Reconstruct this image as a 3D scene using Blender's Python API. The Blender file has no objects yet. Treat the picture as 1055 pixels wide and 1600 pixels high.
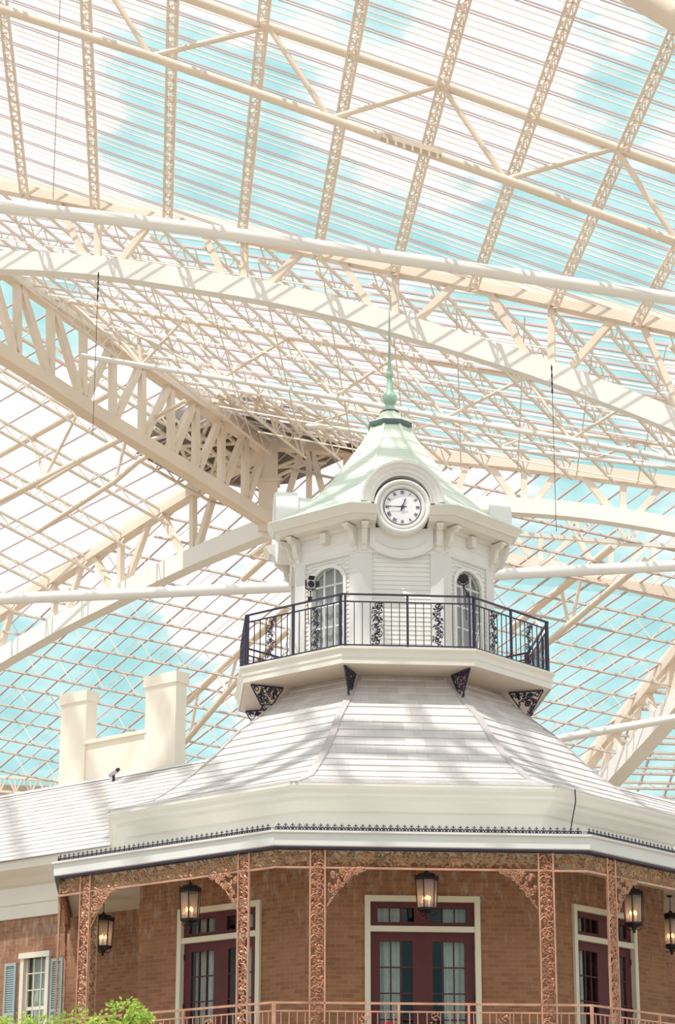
import bpy, math, random
from mathutils import Vector, Matrix
random.seed(7)
S = bpy.context.scene
PI = math.pi
# ------------------------------------------------------------------ camera
FPX = 3588.6                       # focal length in pixels of the 1055x1600 frame
PIT = math.radians(17.604); ROLL = math.radians(.0806)
ROT = math.radians(4.609); CX, CY = 1.0642, 44.0    # the tower's axis and turn
cd = bpy.data.cameras.new('camera'); cam = bpy.data.objects.new('camera', cd)
S.collection.objects.link(cam); S.camera = cam
cd.sensor_fit = 'VERTICAL'; cd.sensor_height = 36; cd.sensor_width = 36*1055/1600
cd.lens = FPX/1600*36; cd.clip_end = 2000
cam.matrix_world = Matrix.Translation((0, 0, 1.6)) @ Matrix.Rotation(PI/2+PIT, 4, 'X') @ Matrix.Rotation(ROLL, 4, 'Z')
# ------------------------------------------------------------------ exposure
S.view_settings.view_transform = 'Standard'; S.view_settings.look = 'None'
S.view_settings.gamma = 1; S.view_settings.use_curve_mapping = False
S.view_settings.exposure = 0.18
# ------------------------------------------------------------------ sun
sun = bpy.data.lights.new('sun', 'SUN'); sun.energy = 4.2; sun.angle = math.radians(.6); sun.color = (1, .94, .86)
so = bpy.data.objects.new('sun', sun); S.collection.objects.link(so)
hu, hv = -.33, -.31
sd = Vector((hu*math.cos(ROT)-hv*math.sin(ROT), hu*math.sin(ROT)+hv*math.cos(ROT), 1)).normalized()
so.rotation_euler = sd.to_track_quat('Z', 'Y').to_euler()
# ------------------------------------------------------------------ sky with clouds
SKY_GAIN = 1.0
w = bpy.data.worlds.new('sky'); S.world = w; w.use_nodes = True
nt = w.node_tree; nt.nodes.clear(); N = nt.nodes.new; K = nt.links.new
tc = N('ShaderNodeTexCoord'); mp = N('ShaderNodeMapping'); mp.inputs['Scale'].default_value = (1, 1, 2.2)
K(tc.outputs['Generated'], mp.inputs['Vector'])
n1 = N('ShaderNodeTexNoise'); n1.inputs['Scale'].default_value = 7; n1.inputs['Detail'].default_value = 7; n1.inputs['Roughness'].default_value = .55
K(mp.outputs[0], n1.inputs['Vector'])
nc = N('ShaderNodeMath'); nc.operation = 'MULTIPLY_ADD'; nc.inputs[1].default_value = 1.9; nc.inputs[2].default_value = -.45; K(n1.outputs['Fac'], nc.inputs[0])
acc = nc.outputs[0]
def sky_blob(px, py, rad, amp):
    """a bank of cloud (amp>0) or a clearing (amp<0) around one direction of the sky"""
    global acc
    u, v = px-527.5, py-800
    d = Vector((u, FPX*math.cos(PIT)+v*math.sin(PIT), FPX*math.sin(PIT)-v*math.cos(PIT))).normalized()
    ds = N('ShaderNodeVectorMath'); ds.operation = 'DISTANCE'; K(tc.outputs['Generated'], ds.inputs[0]); ds.inputs[1].default_value = d
    mr = N('ShaderNodeMapRange'); mr.interpolation_type = 'SMOOTHSTEP'
    mr.inputs['From Min'].default_value = 0; mr.inputs['From Max'].default_value = rad/FPX
    mr.inputs['To Min'].default_value = amp; mr.inputs['To Max'].default_value = 0
    K(ds.outputs['Value'], mr.inputs['Value'])
    a = N('ShaderNodeMath'); a.operation = 'ADD'; K(acc, a.inputs[0]); K(mr.outputs[0], a.inputs[1]); acc = a.outputs[0]
for b in [(60, 120, 330, .2), (330, 270, 290, -.26), (40, 480, 170, -.28), (560, 560, 260, -.12), (850, 500, 300, -.2), (640, 120, 260, .12), (900, 60, 240, .2), (900, 300, 340, -.34), (560, 310, 200, -.12),
          (130, 730, 260, .3), (60, 500, 130, -.2), (330, 800, 200, -.1), (170, 1060, 330, -.28), (950, 1050, 380, -.34),
          (330, 970, 120, .15), (620, 70, 120, -.15), (980, 620, 240, -.2), (60, 620, 90, .2)]:
    sky_blob(*b)
cr = N('ShaderNodeValToRGB'); cr.color_ramp.elements[0].position = .34; cr.color_ramp.elements[1].position = .52
cr.color_ramp.elements[0].color = (.36, .69, .71, 1); cr.color_ramp.elements[1].color = (1.10, 1.02, 1.0, 1)
e = cr.color_ramp.elements.new(.43); e.color = (.55, .76, .77, 1)
K(acc, cr.inputs['Fac'])
bg = N('ShaderNodeBackground'); bg.inputs['Strength'].default_value = SKY_GAIN; K(cr.outputs[0], bg.inputs['Color'])
wo = N('ShaderNodeOutputWorld'); K(bg.outputs[0], wo.inputs['Surface'])

# ------------------------------------------------------------------ materials
def mat(name, col, rough=.6, metal=0, var=0, scale=3, emit=None, bump=0):
    m = bpy.data.materials.new(name); m.use_nodes = True; t = m.node_tree; b = t.nodes['Principled BSDF']
    b.inputs['Base Color'].default_value = (*col, 1); b.inputs['Roughness'].default_value = rough; b.inputs['Metallic'].default_value = metal
    if var:
        g = t.nodes.new('ShaderNodeTexCoord'); n = t.nodes.new('ShaderNodeTexNoise'); n.inputs['Scale'].default_value = scale; n.inputs['Detail'].default_value = 6
        r = t.nodes.new('ShaderNodeValToRGB'); r.color_ramp.elements[0].position = .3; r.color_ramp.elements[1].position = .7
        r.color_ramp.elements[0].color = (*[c*(1-var) for c in col], 1); r.color_ramp.elements[1].color = (*[min(1, c*(1+var)) for c in col], 1)
        t.links.new(g.outputs['Object'], n.inputs['Vector']); t.links.new(n.outputs['Fac'], r.inputs['Fac']); t.links.new(r.outputs[0], b.inputs['Base Color'])
    if emit: b.inputs['Emission Color'].default_value = (*emit[0], 1); b.inputs['Emission Strength'].default_value = emit[1]
    return m
M = {}
M['steel'] = mat('cream_painted_steel', (.81, .69, .58), .45, 0, .05, .6)
M['white_tube'] = mat('white_painted_tube', (.86, .83, .80), .35, 0, .03, .5)
M['purlin'] = mat('mauve_grey_aluminium', (.52, .42, .43), .5)
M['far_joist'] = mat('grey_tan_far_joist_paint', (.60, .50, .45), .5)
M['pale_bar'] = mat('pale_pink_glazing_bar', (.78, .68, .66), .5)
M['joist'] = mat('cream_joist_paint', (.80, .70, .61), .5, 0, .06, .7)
M['cream'] = mat('cream_trim_paint', (.74, .70, .635), .5, 0, .03, 1.2)
M['siding'] = mat('white_siding_paint', (.78, .765, .74), .5, 0, .03, 2)
M['pilaster'] = mat('pale_grey_paint', (.72, .70, .69), .5, 0, .03, 1.5)
M['fascia'] = mat('cool_white_fascia_paint', (.70, .695, .68), .45, 0, .03, 1)
M['chimney'] = mat('warm_white_stucco', (.86, .77, .66), .8, 0, .03, 1)
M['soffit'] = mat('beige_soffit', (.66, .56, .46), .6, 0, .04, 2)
M['iron'] = mat('dark_purple_iron', (.035, .028, .06), .4, .2)
M['black'] = mat('black_metal', (.02, .015, .02), .4, .3)
M['copper_iron'] = mat('copper_painted_iron', (.56, .30, .20), .36, .45, .18, 6)
M['bronze_iron'] = mat('weathered_bronze_iron', (.42, .25, .145), .45, .3, .3, 5)  # darker copy of the copper iron, with the shade put into its colour
M['verdigris'] = mat('verdigris_copper', (.34, .50, .40), .5, .1, .15, 8)
M['verdigris_dark'] = mat('dark_verdigris', (.10, .15, .15), .5, .2)
M['maroon'] = mat('maroon_painted_wood', (.085, .014, .016), .65, 0, .12, 4)
M['door_trim'] = mat('ivory_door_trim', (.70, .66, .52), .5)
M['curtain'] = mat('sheer_white_curtain', (.62, .62, .58), .9, 0, .1, 10)
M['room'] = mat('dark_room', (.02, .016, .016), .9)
M['shutter'] = mat('blue_grey_shutter', (.33, .42, .44), .6, 0, .05, 3)
M['window_trim'] = mat('cream_window_trim', (.74, .69, .60), .5)
M['dial'] = mat('white_clock_dial', (.82, .80, .84), .4)
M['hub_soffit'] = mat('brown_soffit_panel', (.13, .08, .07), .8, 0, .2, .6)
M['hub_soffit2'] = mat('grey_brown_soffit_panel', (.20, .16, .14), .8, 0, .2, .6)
M['garden'] = mat('pale_stone_paving', (.29, .24, .18), .8, 0, .15, .3)
M['end_wall'] = mat('tan_end_wall', (.36, .30, .25), .8, 0, .08, .5)
M['bark'] = mat('brown_bark', (.12, .08, .05), .9)
M['red'] = mat('bright_red_cushion', (.55, .01, .02), .6)
M['bulb'] = mat('glowing_bulb', (1, .6, .3), .5, emit=((1, .45, .18), 4))
M['lamp_body'] = mat('pinkish_grey_spotlight', (.55, .45, .5), .4, .2)
M['concrete'] = mat('grey_deck', (.5, .46, .42), .8)

def leafm():
    m = bpy.data.materials.new('fresh_green_leaf'); m.use_nodes = True; t = m.node_tree; b = t.nodes['Principled BSDF']
    g = t.nodes.new('ShaderNodeTexCoord'); n = t.nodes.new('ShaderNodeTexNoise'); n.inputs['Scale'].default_value = 9
    r = t.nodes.new('ShaderNodeValToRGB'); r.color_ramp.elements[0].position = .35; r.color_ramp.elements[1].position = .65
    r.color_ramp.elements[0].color = (.24, .42, .05, 1); r.color_ramp.elements[1].color = (.66, .74, .18, 1)
    t.links.new(g.outputs['Object'], n.inputs['Vector']); t.links.new(n.outputs['Fac'], r.inputs['Fac']); t.links.new(r.outputs[0], b.inputs['Base Color'])
    b.inputs['Roughness'].default_value = .45
    tr = t.nodes.new('ShaderNodeBsdfTranslucent'); t.links.new(r.outputs[0], tr.inputs['Color'])
    mx = t.nodes.new('ShaderNodeMixShader'); mx.inputs[0].default_value = .35
    t.links.new(b.outputs[0], mx.inputs[1]); t.links.new(tr.outputs[0], mx.inputs[2]); t.links.new(mx.outputs[0], t.nodes['Material Output'].inputs['Surface'])
    return m
M['leaf'] = leafm()

def brickm():
    m = bpy.data.materials.new('orange_brown_brick'); m.use_nodes = True; t = m.node_tree; b = t.nodes['Principled BSDF']; Nn = t.nodes.new; L = t.links.new
    uv = Nn('ShaderNodeUVMap'); br = Nn('ShaderNodeTexBrick')
    br.inputs['Scale'].default_value = 1; br.inputs['Brick Width'].default_value = .215; br.inputs['Row Height'].default_value = .075
    br.inputs['Mortar Size'].default_value = .007; br.inputs['Mortar Smooth'].default_value = .3
    br.inputs['Color1'].default_value = (.36, .14, .06, 1); br.inputs['Color2'].default_value = (.25, .09, .04, 1); br.inputs['Mortar'].default_value = (.30, .17, .10, 1)
    L(uv.outputs[0], br.inputs['Vector'])
    mp = Nn('ShaderNodeMapping'); mp.inputs['Scale'].default_value = (5, 1.6, 1); L(uv.outputs[0], mp.inputs['Vector'])
    n = Nn('ShaderNodeTexNoise'); n.inputs['Scale'].default_value = 1.6; n.inputs['Detail'].default_value = 8; n.inputs['Roughness'].default_value = .75; L(mp.outputs[0], n.inputs['Vector'])
    # lime bloom grows on the upper courses of the wall
    sx = Nn('ShaderNodeSeparateXYZ'); L(uv.outputs[0], sx.inputs[0])
    hr = Nn('ShaderNodeMapRange'); hr.inputs['From Min'].default_value = 5.9; hr.inputs['From Max'].default_value = 7.6; hr.inputs['To Min'].default_value = -.09; hr.inputs['To Max'].default_value = .06; L(sx.outputs['Y'], hr.inputs['Value'])
    ad = Nn('ShaderNodeMath'); ad.operation = 'ADD'; L(n.outputs['Fac'], ad.inputs[0]); L(hr.outputs[0], ad.inputs[1])
    r = Nn('ShaderNodeValToRGB'); r.color_ramp.elements[0].position = .53; r.color_ramp.elements[1].position = .70
    r.color_ramp.elements[0].color = (0, 0, 0, 1); r.color_ramp.elements[1].color = (.55, .55, .55, 1); L(ad.outputs[0], r.inputs['Fac'])
    mx = Nn('ShaderNodeMixRGB'); L(r.outputs[0], mx.inputs['Fac']); L(br.outputs['Color'], mx.inputs['Color1']); mx.inputs['Color2'].default_value = (.58, .50, .44, 1)
    n2 = Nn('ShaderNodeTexNoise'); n2.inputs['Scale'].default_value = 1.1; n2.inputs['Detail'].default_value = 4; L(uv.outputs[0], n2.inputs['Vector'])
    m2 = Nn('ShaderNodeMixRGB'); m2.blend_type = 'MULTIPLY'; m2.inputs['Fac'].default_value = .5; L(mx.outputs[0], m2.inputs['Color1']); L(n2.outputs['Fac'], m2.inputs['Color2'])
    g = Nn('ShaderNodeGamma'); g.inputs['Gamma'].default_value = .82; L(m2.outputs[0], g.inputs['Color'])
    L(g.outputs[0], b.inputs['Base Color']); b.inputs['Roughness'].default_value = .85
    return m
M['brick'] = brickm()

def shinglem():
    m = bpy.data.materials.new('pale_slate_shingle'); m.use_nodes = True; t = m.node_tree; b = t.nodes['Principled BSDF']; Nn = t.nodes.new; L = t.links.new
    uv = Nn('ShaderNodeUVMap'); br = Nn('ShaderNodeTexBrick'); br.inputs['Scale'].default_value = 1
    br.inputs['Brick Width'].default_value = .36; br.inputs['Row Height'].default_value = .24; br.inputs['Mortar Size'].default_value = .004
    br.inputs['Color1'].default_value = (.70, .665, .655, 1); br.inputs['Color2'].default_value = (.58, .535, .53, 1); br.inputs['Mortar'].default_value = (.50, .45, .45, 1)
    L(uv.outputs[0], br.inputs['Vector'])
    n = Nn('ShaderNodeTexNoise'); n.inputs['Scale'].default_value = 2.2; L(uv.outputs[0], n.inputs['Vector'])
    mx = Nn('ShaderNodeMixRGB'); mx.blend_type = 'OVERLAY'; mx.inputs['Fac'].default_value = .2; L(br.outputs['Color'], mx.inputs['Color1']); L(n.outputs['Fac'], mx.inputs['Color2'])
    L(mx.outputs[0], b.inputs['Base Color']); b.inputs['Roughness'].default_value = .7
    return m
M['shingle'] = shinglem()

def copperm():
    m = bpy.data.materials.new('pale_green_copper_roof'); m.use_nodes = True; t = m.node_tree; b = t.nodes['Principled BSDF']; Nn = t.nodes.new; L = t.links.new
    g = Nn('ShaderNodeTexCoord'); n = Nn('ShaderNodeTexNoise'); n.inputs['Scale'].default_value = 1.3; n.inputs['Detail'].default_value = 5; L(g.outputs['Object'], n.inputs['Vector'])
    r = Nn('ShaderNodeValToRGB'); r.color_ramp.elements[0].position = .35; r.color_ramp.elements[1].position = .68
    r.color_ramp.elements[0].color = (.65, .75, .64, 1); r.color_ramp.elements[1].color = (.82, .83, .75, 1); L(n.outputs['Fac'], r.inputs['Fac'])
    L(r.outputs[0], b.inputs['Base Color']); b.inputs['Roughness'].default_value = .55
    return m
M['copper'] = copperm()

def boardm():
    m = bpy.data.materials.new('cream_boarded_ceiling'); m.use_nodes = True; t = m.node_tree; b = t.nodes['Principled BSDF']; Nn = t.nodes.new; L = t.links.new
    g = Nn('ShaderNodeTexCoord'); mp = Nn('ShaderNodeMapping'); mp.inputs['Rotation'].default_value = (0, 0, ROT+PI/4); L(g.outputs['Object'], mp.inputs['Vector'])
    wv = Nn('ShaderNodeTexWave'); wv.inputs['Scale'].default_value = 3.2; wv.inputs['Distortion'].default_value = 0; L(mp.outputs[0], wv.inputs['Vector'])
    r = Nn('ShaderNodeValToRGB'); r.color_ramp.elements[0].position = 0; r.color_ramp.elements[1].position = .12
    r.color_ramp.elements[0].color = (.40, .37, .30, 1); r.color_ramp.elements[1].color = (.72, .69, .60, 1); L(wv.outputs['Fac'], r.inputs['Fac'])
    L(r.outputs[0], b.inputs['Base Color']); b.inputs['Roughness'].default_value = .6
    return m
M['boards'] = boardm()

def glassm(name, clear, tint, haze=.0, scale=.35):
    m = bpy.data.materials.new(name); m.use_nodes = True; t = m.node_tree; t.nodes.clear(); Nn = t.nodes.new; L = t.links.new
    tr = Nn('ShaderNodeBsdfTransparent'); tr.inputs['Color'].default_value = (*tint, 1)
    gl = Nn('ShaderNodeBsdfGlossy'); gl.inputs['Roughness'].default_value = .05; gl.inputs['Color'].default_value = (1, 1, 1, 1)
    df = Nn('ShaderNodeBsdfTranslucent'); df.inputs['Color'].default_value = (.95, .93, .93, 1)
    a = Nn('ShaderNodeMixShader'); a.inputs[0].default_value = 1-clear; L(tr.outputs[0], a.inputs[1]); L(gl.outputs[0], a.inputs[2])
    b = Nn('ShaderNodeMixShader'); L(a.outputs[0], b.inputs[1]); L(df.outputs[0], b.inputs[2]); b.inputs[0].default_value = haze
    if haze:
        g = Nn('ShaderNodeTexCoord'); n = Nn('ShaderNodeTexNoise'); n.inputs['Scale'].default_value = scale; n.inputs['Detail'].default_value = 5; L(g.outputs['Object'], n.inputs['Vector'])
        mr = Nn('ShaderNodeMapRange'); mr.inputs['From Min'].default_value = .35; mr.inputs['From Max'].default_value = .75; mr.inputs['To Min'].default_value = haze*.3; mr.inputs['To Max'].default_value = haze*2.2
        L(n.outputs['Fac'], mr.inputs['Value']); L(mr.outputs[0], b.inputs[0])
    o = Nn('ShaderNodeOutputMaterial'); L(b.outputs[0], o.inputs['Surface'])
    return m
M['roof_glass'] = glassm('roof_glass', .96, (.97, 1, 1), .10)  # patchy white haze mixed in for bright streaks and reflections on the panes
M['glass'] = glassm('window_glass', .982, (.9, .95, .95))
M['lantern_glass'] = glassm('seeded_lantern_glass', .93, (.88, .82, .76), .30, .3)

# ------------------------------------------------------------------ geometry helpers
RU = Vector((math.cos(ROT), math.sin(ROT), 0)); RV = Vector((-math.sin(ROT), math.cos(ROT), 0))
C0 = Vector((CX, CY, 0)); T8 = math.tan(PI/8)
def nrm(k): a = ROT+k*PI/4; return Vector((math.sin(a), -math.cos(a), 0))
def tng(k): a = ROT+k*PI/4; return Vector((math.cos(a), math.sin(a), 0))
def FP(k, s, a, z): return C0+nrm(k)*a+tng(k)*s+Vector((0, 0, z))      # a point by octagon face, offset along it, distance from the axis, height

class MB:
    def __init__(s): s.v = []; s.f = []; s.uv = []; s.sm = []
    def add(s, vs, fs, uvs=None, smooth=False):
        o = len(s.v); s.v += [Vector(p) for p in vs]
        for i, f in enumerate(fs):
            s.f.append([o+j for j in f]); s.uv.append(uvs[i] if uvs else None); s.sm.append(smooth)
    def hexa(s, P, uvf=None):
        fs = [(0, 3, 2, 1), (4, 5, 6, 7), (0, 1, 5, 4), (1, 2, 6, 5), (2, 3, 7, 6), (3, 0, 4, 7)]
        s.add(P, fs, [[uvf(i) for i in f] for f in fs] if uvf else None)
    def box(s, c, d):
        x, y, z = c; a, b, e = d[0]/2, d[1]/2, d[2]/2
        s.hexa([(x-a, y-b, z-e), (x+a, y-b, z-e), (x+a, y+b, z-e), (x-a, y+b, z-e), (x-a, y-b, z+e), (x+a, y-b, z+e), (x+a, y+b, z+e), (x-a, y+b, z+e)])
    def fbox(s, k, s0, s1, a0, a1, z0, z1):
        q = [(s0, a1, z0), (s1, a1, z0), (s1, a0, z0), (s0, a0, z0), (s0, a1, z1), (s1, a1, z1), (s1, a0, z1), (s0, a0, z1)]
        s.hexa([FP(k, *p) for p in q], lambda i: (q[i][0]+q[i][1]+40, q[i][2]))
    def bar(s, p, q, w, h=None, up=(0, 0, 1)):
        p = Vector(p); q = Vector(q); h = h or w; d = (q-p)
        if d.length < 1e-6: return
        d.normalize(); up = Vector(up)
        if abs(d.dot(up)) > .98: up = Vector((1, 0, 0)) if abs(d.x) < .9 else Vector((0, 1, 0))
        x = d.cross(up).normalized()*w/2; y = x.cross(d).normalized()*h/2
        s.hexa([p-x-y, p+x-y, p+x+y, p-x+y, q-x-y, q+x-y, q+x+y, q-x+y])
    def sweep(s, pts, w, h, up=(0, 0, 1)):
        pts = [Vector(p) for p in pts]; up = Vector(up); R = []
        for i, p in enumerate(pts):
            d = (pts[min(i+1, len(pts)-1)]-pts[max(i-1, 0)]).normalized(); x = d.cross(up).normalized()*w/2; y = x.cross(d).normalized()*h/2
            R.append([p-x-y, p+x-y, p+x+y, p-x+y])
        vs = [v for r in R for v in r]; fs = [(0, 1, 2, 3)]
        for i in range(len(R)-1):
            for j in range(4): a = 4*i+j; b = 4*i+(j+1) % 4; fs.append((a, a+4, b+4, b))
        n = 4*(len(R)-1); fs.append((n+3, n+2, n+1, n)); s.add(vs, fs)
    def tube(s, pts, r, n=6, smooth=True, up=(0, 0, 1)):
        pts = [Vector(p) for p in pts]; L = len(pts); rr = r if isinstance(r, (list, tuple)) else [r]*L; vs = []
        for i, p in enumerate(pts):
            d = (pts[min(i+1, L-1)]-pts[max(i-1, 0)])
            if d.length < 1e-9: d = Vector((0, 0, 1))
            d.normalize(); u_ = Vector(up)
            if abs(d.dot(u_)) > .95: u_ = Vector((1, 0, 0)) if abs(d.x) < .9 else Vector((0, 1, 0))
            x = d.cross(u_).normalized(); y = x.cross(d).normalized()
            for j in range(n): a = 2*PI*j/n; vs.append(p+x*math.cos(a)*rr[i]+y*math.sin(a)*rr[i])
        fs = []
        for i in range(L-1):
            for j in range(n): k = (j+1) % n; fs.append((i*n+j, (i+1)*n+j, (i+1)*n+k, i*n+k))
        s.add(vs, fs, smooth=smooth); o = (L-1)*n
        s.add(vs[:n], [tuple(range(n))]); s.add(vs[o:], [tuple(range(n-1, -1, -1))])
    def lathe(s, c, prof, n=16, smooth=True, rot=0):
        vs = []
        for r, z in prof:
            for j in range(n): a = rot+2*PI*j/n; vs.append((c[0]+r*math.cos(a), c[1]+r*math.sin(a), c[2]+z))
        fs = [(i*n+j, i*n+(j+1) % n, (i+1)*n+(j+1) % n, (i+1)*n+j) for i in range(len(prof)-1) for j in range(n)]
        s.add(vs, fs, smooth=smooth)
        if prof[0][0] > 1e-4: s.add(vs[:n], [tuple(range(n-1, -1, -1))])
        if prof[-1][0] > 1e-4: s.add(vs[-n:], [tuple(range(n))])
    def band(s, k, prof, e0=None, e1=None, dist=True):
        """a closed moulding profile [(a,z)...] run along face k, mitred at the octagon's corners unless e0/e1 cut it"""
        n = len(prof); A = []; B = []
        for a, z in prof:
            A.append((-a*T8 if e0 is None else e0, a, z)); B.append((a*T8 if e1 is None else e1, a, z))
        vs = [FP(k, *p) for p in A+B]; fs = []; uvs = []; dd = [0]
        for i in range(n): j = (i+1) % n; dd.append(dd[-1]+math.hypot(prof[i][0]-prof[j][0], prof[i][1]-prof[j][1]))
        for i in range(n):
            j = (i+1) % n; fs.append((i, j, n+j, n+i))
            uvs.append([(A[i][0]+50, dd[i]), (A[j][0]+50, dd[i+1]), (B[j][0]+50, dd[i+1]), (B[i][0]+50, dd[i])])
        fs += [tuple(range(n-1, -1, -1)), tuple(range(n, 2*n))]; uvs += [None, None]
        s.add(vs, fs, uvs)
    def build(s, name, m, parent=None, fix=True):
        me = bpy.data.meshes.new(name); off = Vector((0, 0, 0)); p = parent
        while p is not None: off = off+Vector(p.location); p = p.parent
        me.from_pydata([tuple(v-off) for v in s.v], [], s.f); me.materials.append(M[m] if isinstance(m, str) else m)
        if any(u for u in s.uv):
            ul = me.uv_layers.new(name='UVMap'); li = 0
            for f, u in zip(s.f, s.uv):
                for j in range(len(f)):
                    ul.data[li].uv = u[j] if u else (0, 0); li += 1
        me.polygons.foreach_set('use_smooth', s.sm)
        if fix:
            import bmesh
            bm = bmesh.new(); bm.from_mesh(me); bmesh.ops.recalc_face_normals(bm, faces=bm.faces); bm.to_mesh(me); bm.free()
        me.update(); o = bpy.data.objects.new(name, me); S.collection.objects.link(o)
        if parent is not None: o.parent = parent
        return o
def tag(o, label, cat, group=None, kind=None):
    if label: o['label'] = label
    if cat: o['category'] = cat
    if group: o['group'] = group
    if kind: o['kind'] = kind
    return o
def thing(name, loc, label, cat, group=None):
    o = bpy.data.objects.new(name, None); S.collection.objects.link(o); o.location = loc; o.empty_display_size = .2
    return tag(o, label, cat, group)
def struct(o, label=None): o['kind'] = 'structure'; o['label'] = label or o.name; return o
def mb1(fn, *a, **k): b = MB(); getattr(b, fn)(*a, **k); return b
ORD = ['first', 'second', 'third', 'fourth', 'fifth', 'sixth', 'seventh', 'eighth', 'ninth', 'tenth', 'eleventh', 'twelfth', 'thirteenth', 'fourteenth', 'fifteenth', 'sixteenth', 'seventeenth', 'eighteenth', 'nineteenth', 'twentieth',
       'twenty-first', 'twenty-second', 'twenty-third', 'twenty-fourth', 'twenty-fifth', 'twenty-sixth', 'twenty-seventh', 'twenty-eighth', 'twenty-ninth', 'thirtieth']

# ------------------------------------------------------------------ ground of the atrium
b = MB(); b.add([(-160, -60, 0), (160, -60, 0), (160, 190, 0), (-160, 190, 0)], [(0, 1, 2, 3)]); struct(b.build('floor', 'garden'), 'pale paved ground of the glass-roofed atrium')

# ================================================================== GLASS ROOF OF THE ATRIUM
EYE = Vector((0, 0, 1.6))
def ray(x, y):
    u, v = x-527.5, y-800; c, s = math.cos(-ROLL), math.sin(-ROLL); u, v = c*u-s*v, s*u+c*v
    return Vector((u, FPX*math.cos(PIT)+v*math.sin(PIT), FPX*math.sin(PIT)-v*math.cos(PIT))).normalized()
def at(px, pl): d = ray(*px); n, q = pl; return EYE+d*((q-n.dot(EYE))/n.dot(d))
def plane3(a, b_, c): n = (b_-a).cross(c-a).normalized(); n = -n if n.z < 0 else n; return (n, n.dot(a))
def vplane(a, b_): d = (b_-a); n = Vector((d.y, -d.x, 0)).normalized(); return (n, n.dot(a))
def atY(px, Y): d = ray(*px); return EYE+d*(Y/d.y)
# the upper slope falls 19 degrees to the right; its joists run level into the depth
pA = atY((527, 210), 56); nA = (RU*.34+Vector((0, 0, 1))).normalized(); PA = (nA, nA.dot(pA))
T1L, T1R = at((-700, 140), PA), at((1200, 538), PA)
H = atY((420, 692), 85)
PB = plane3(T1L, T1R, H)
RTL = at((-80, 362), PB)
nD = (RV*.30+RU*.12+Vector((0, 0, 1))).normalized(); PD = (nD, nD.dot(H))
DTL = at((-60, 992), PD); PC = plane3(H, RTL, DTL)
GTR = at((1130, 766), PD)

def to_px(p):
    q = Vector(p)-EYE; Y = q.y*math.cos(PIT)+q.z*math.sin(PIT); Z = -q.y*math.sin(PIT)+q.z*math.cos(PIT); return 527.5+FPX*q.x/Y, 800-FPX*Z/Y
def clip_line(p, d, poly):
    """keep the piece of the line p+t*d inside a convex polygon (2D)"""
    t0, t1 = -1e9, 1e9; n = len(poly)
    cxx = sum(q[0] for q in poly)/n; cyy = sum(q[1] for q in poly)/n
    for i in range(n):
        a, b2 = poly[i], poly[(i+1) % n]; ex, ey = b2[0]-a[0], b2[1]-a[1]; nx, ny = -ey, ex
        if (cxx-a[0])*nx+(cyy-a[1])*ny < 0: nx, ny = -nx, -ny
        num = (p[0]-a[0])*nx+(p[1]-a[1])*ny; den = d[0]*nx+d[1]*ny
        if abs(den) < 1e-12:
            if num < 0: return None
            continue
        t = -num/den
        if den > 0: t0 = max(t0, t)
        else: t1 = min(t1, t)
    return (t0, t1) if t1-t0 > .3 else None
def family(pl, poly3, a, b_, spacing, phase=0):
    """parallel lines in a roof plane, the direction given by two of its points, clipped to a polygon"""
    n = pl[0]; X = (b_-a).normalized(); Y = n.cross(X); P = [((p-a).dot(X), (p-a).dot(Y)) for p in poly3]
    lo = min(q[1] for q in P); hi = max(q[1] for q in P); out = []; i = math.ceil((lo-phase)/spacing)
    while phase+i*spacing < hi:
        yv = phase+i*spacing; r = clip_line((0, yv), (1, 0), P)
        if r: out.append((a+X*r[0]+Y*yv, a+X*r[1]+Y*yv))
        i += 1
    return out
def glazing(poly3, label):
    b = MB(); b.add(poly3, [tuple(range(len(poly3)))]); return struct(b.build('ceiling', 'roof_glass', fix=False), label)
def bars(parent, segs, w_, drop, nrm_, m='purlin'):
    for p, q in segs: mb1('bar', p-nrm_*drop, q-nrm_*drop, w_, w_*1.2, nrm_).build('glazing_bar', m, parent)
def joist(p, q, label, depth=.5, cw=.055, side=.2, pitch=.55, nrm_=Vector((0, 0, 1)), group=None, lw=.022, cat='roof joist', lac='joist', tri=False, m='joist'):
    d = (q-p).normalized(); lat = d.cross(nrm_).normalized()*side; dn = -nrm_*depth
    t = thing('lattice_joist', p, label, cat, group)
    mb1('bar', p-nrm_*.12, q-nrm_*.12, cw, cw, nrm_).build('chord', m, t)
    sides = (lat, -lat) if tri else (lat,)
    for lt in sides: mb1('bar', p+dn+lt, q+dn+lt, cw, cw, nrm_).build('chord', m, t)
    b = MB(); L = (q-p).length; n = max(2, int(L/pitch)); top = -nrm_*.12
    for i in range(n):
        a0 = p+d*(L*i/n); a1 = p+d*(L*(i+.5)/n); a2 = p+d*(L*(i+1)/n)
        for lt in sides: b.bar(a0+top, a1+dn+lt, lw, lw); b.bar(a1+dn+lt, a2+top, lw, lw)
        if tri: b.bar(a1+dn+lat, a2+dn-lat, lw, lw); b.bar(a0+dn-lat, a1+dn+lat, lw, lw)
    b.build('lacing', lac, t); return t
def poly_y(pts, x):
    for (x0, y0), (x1, y1) in zip(pts, pts[1:]):
        if min(x0, x1) <= x <= max(x0, x1): return y0+(y1-y0)*(x-x0)/(x1-x0)
    return pts[0][1] if abs(x-pts[0][0]) < abs(x-pts[-1][0]) else pts[-1][1]
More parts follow.
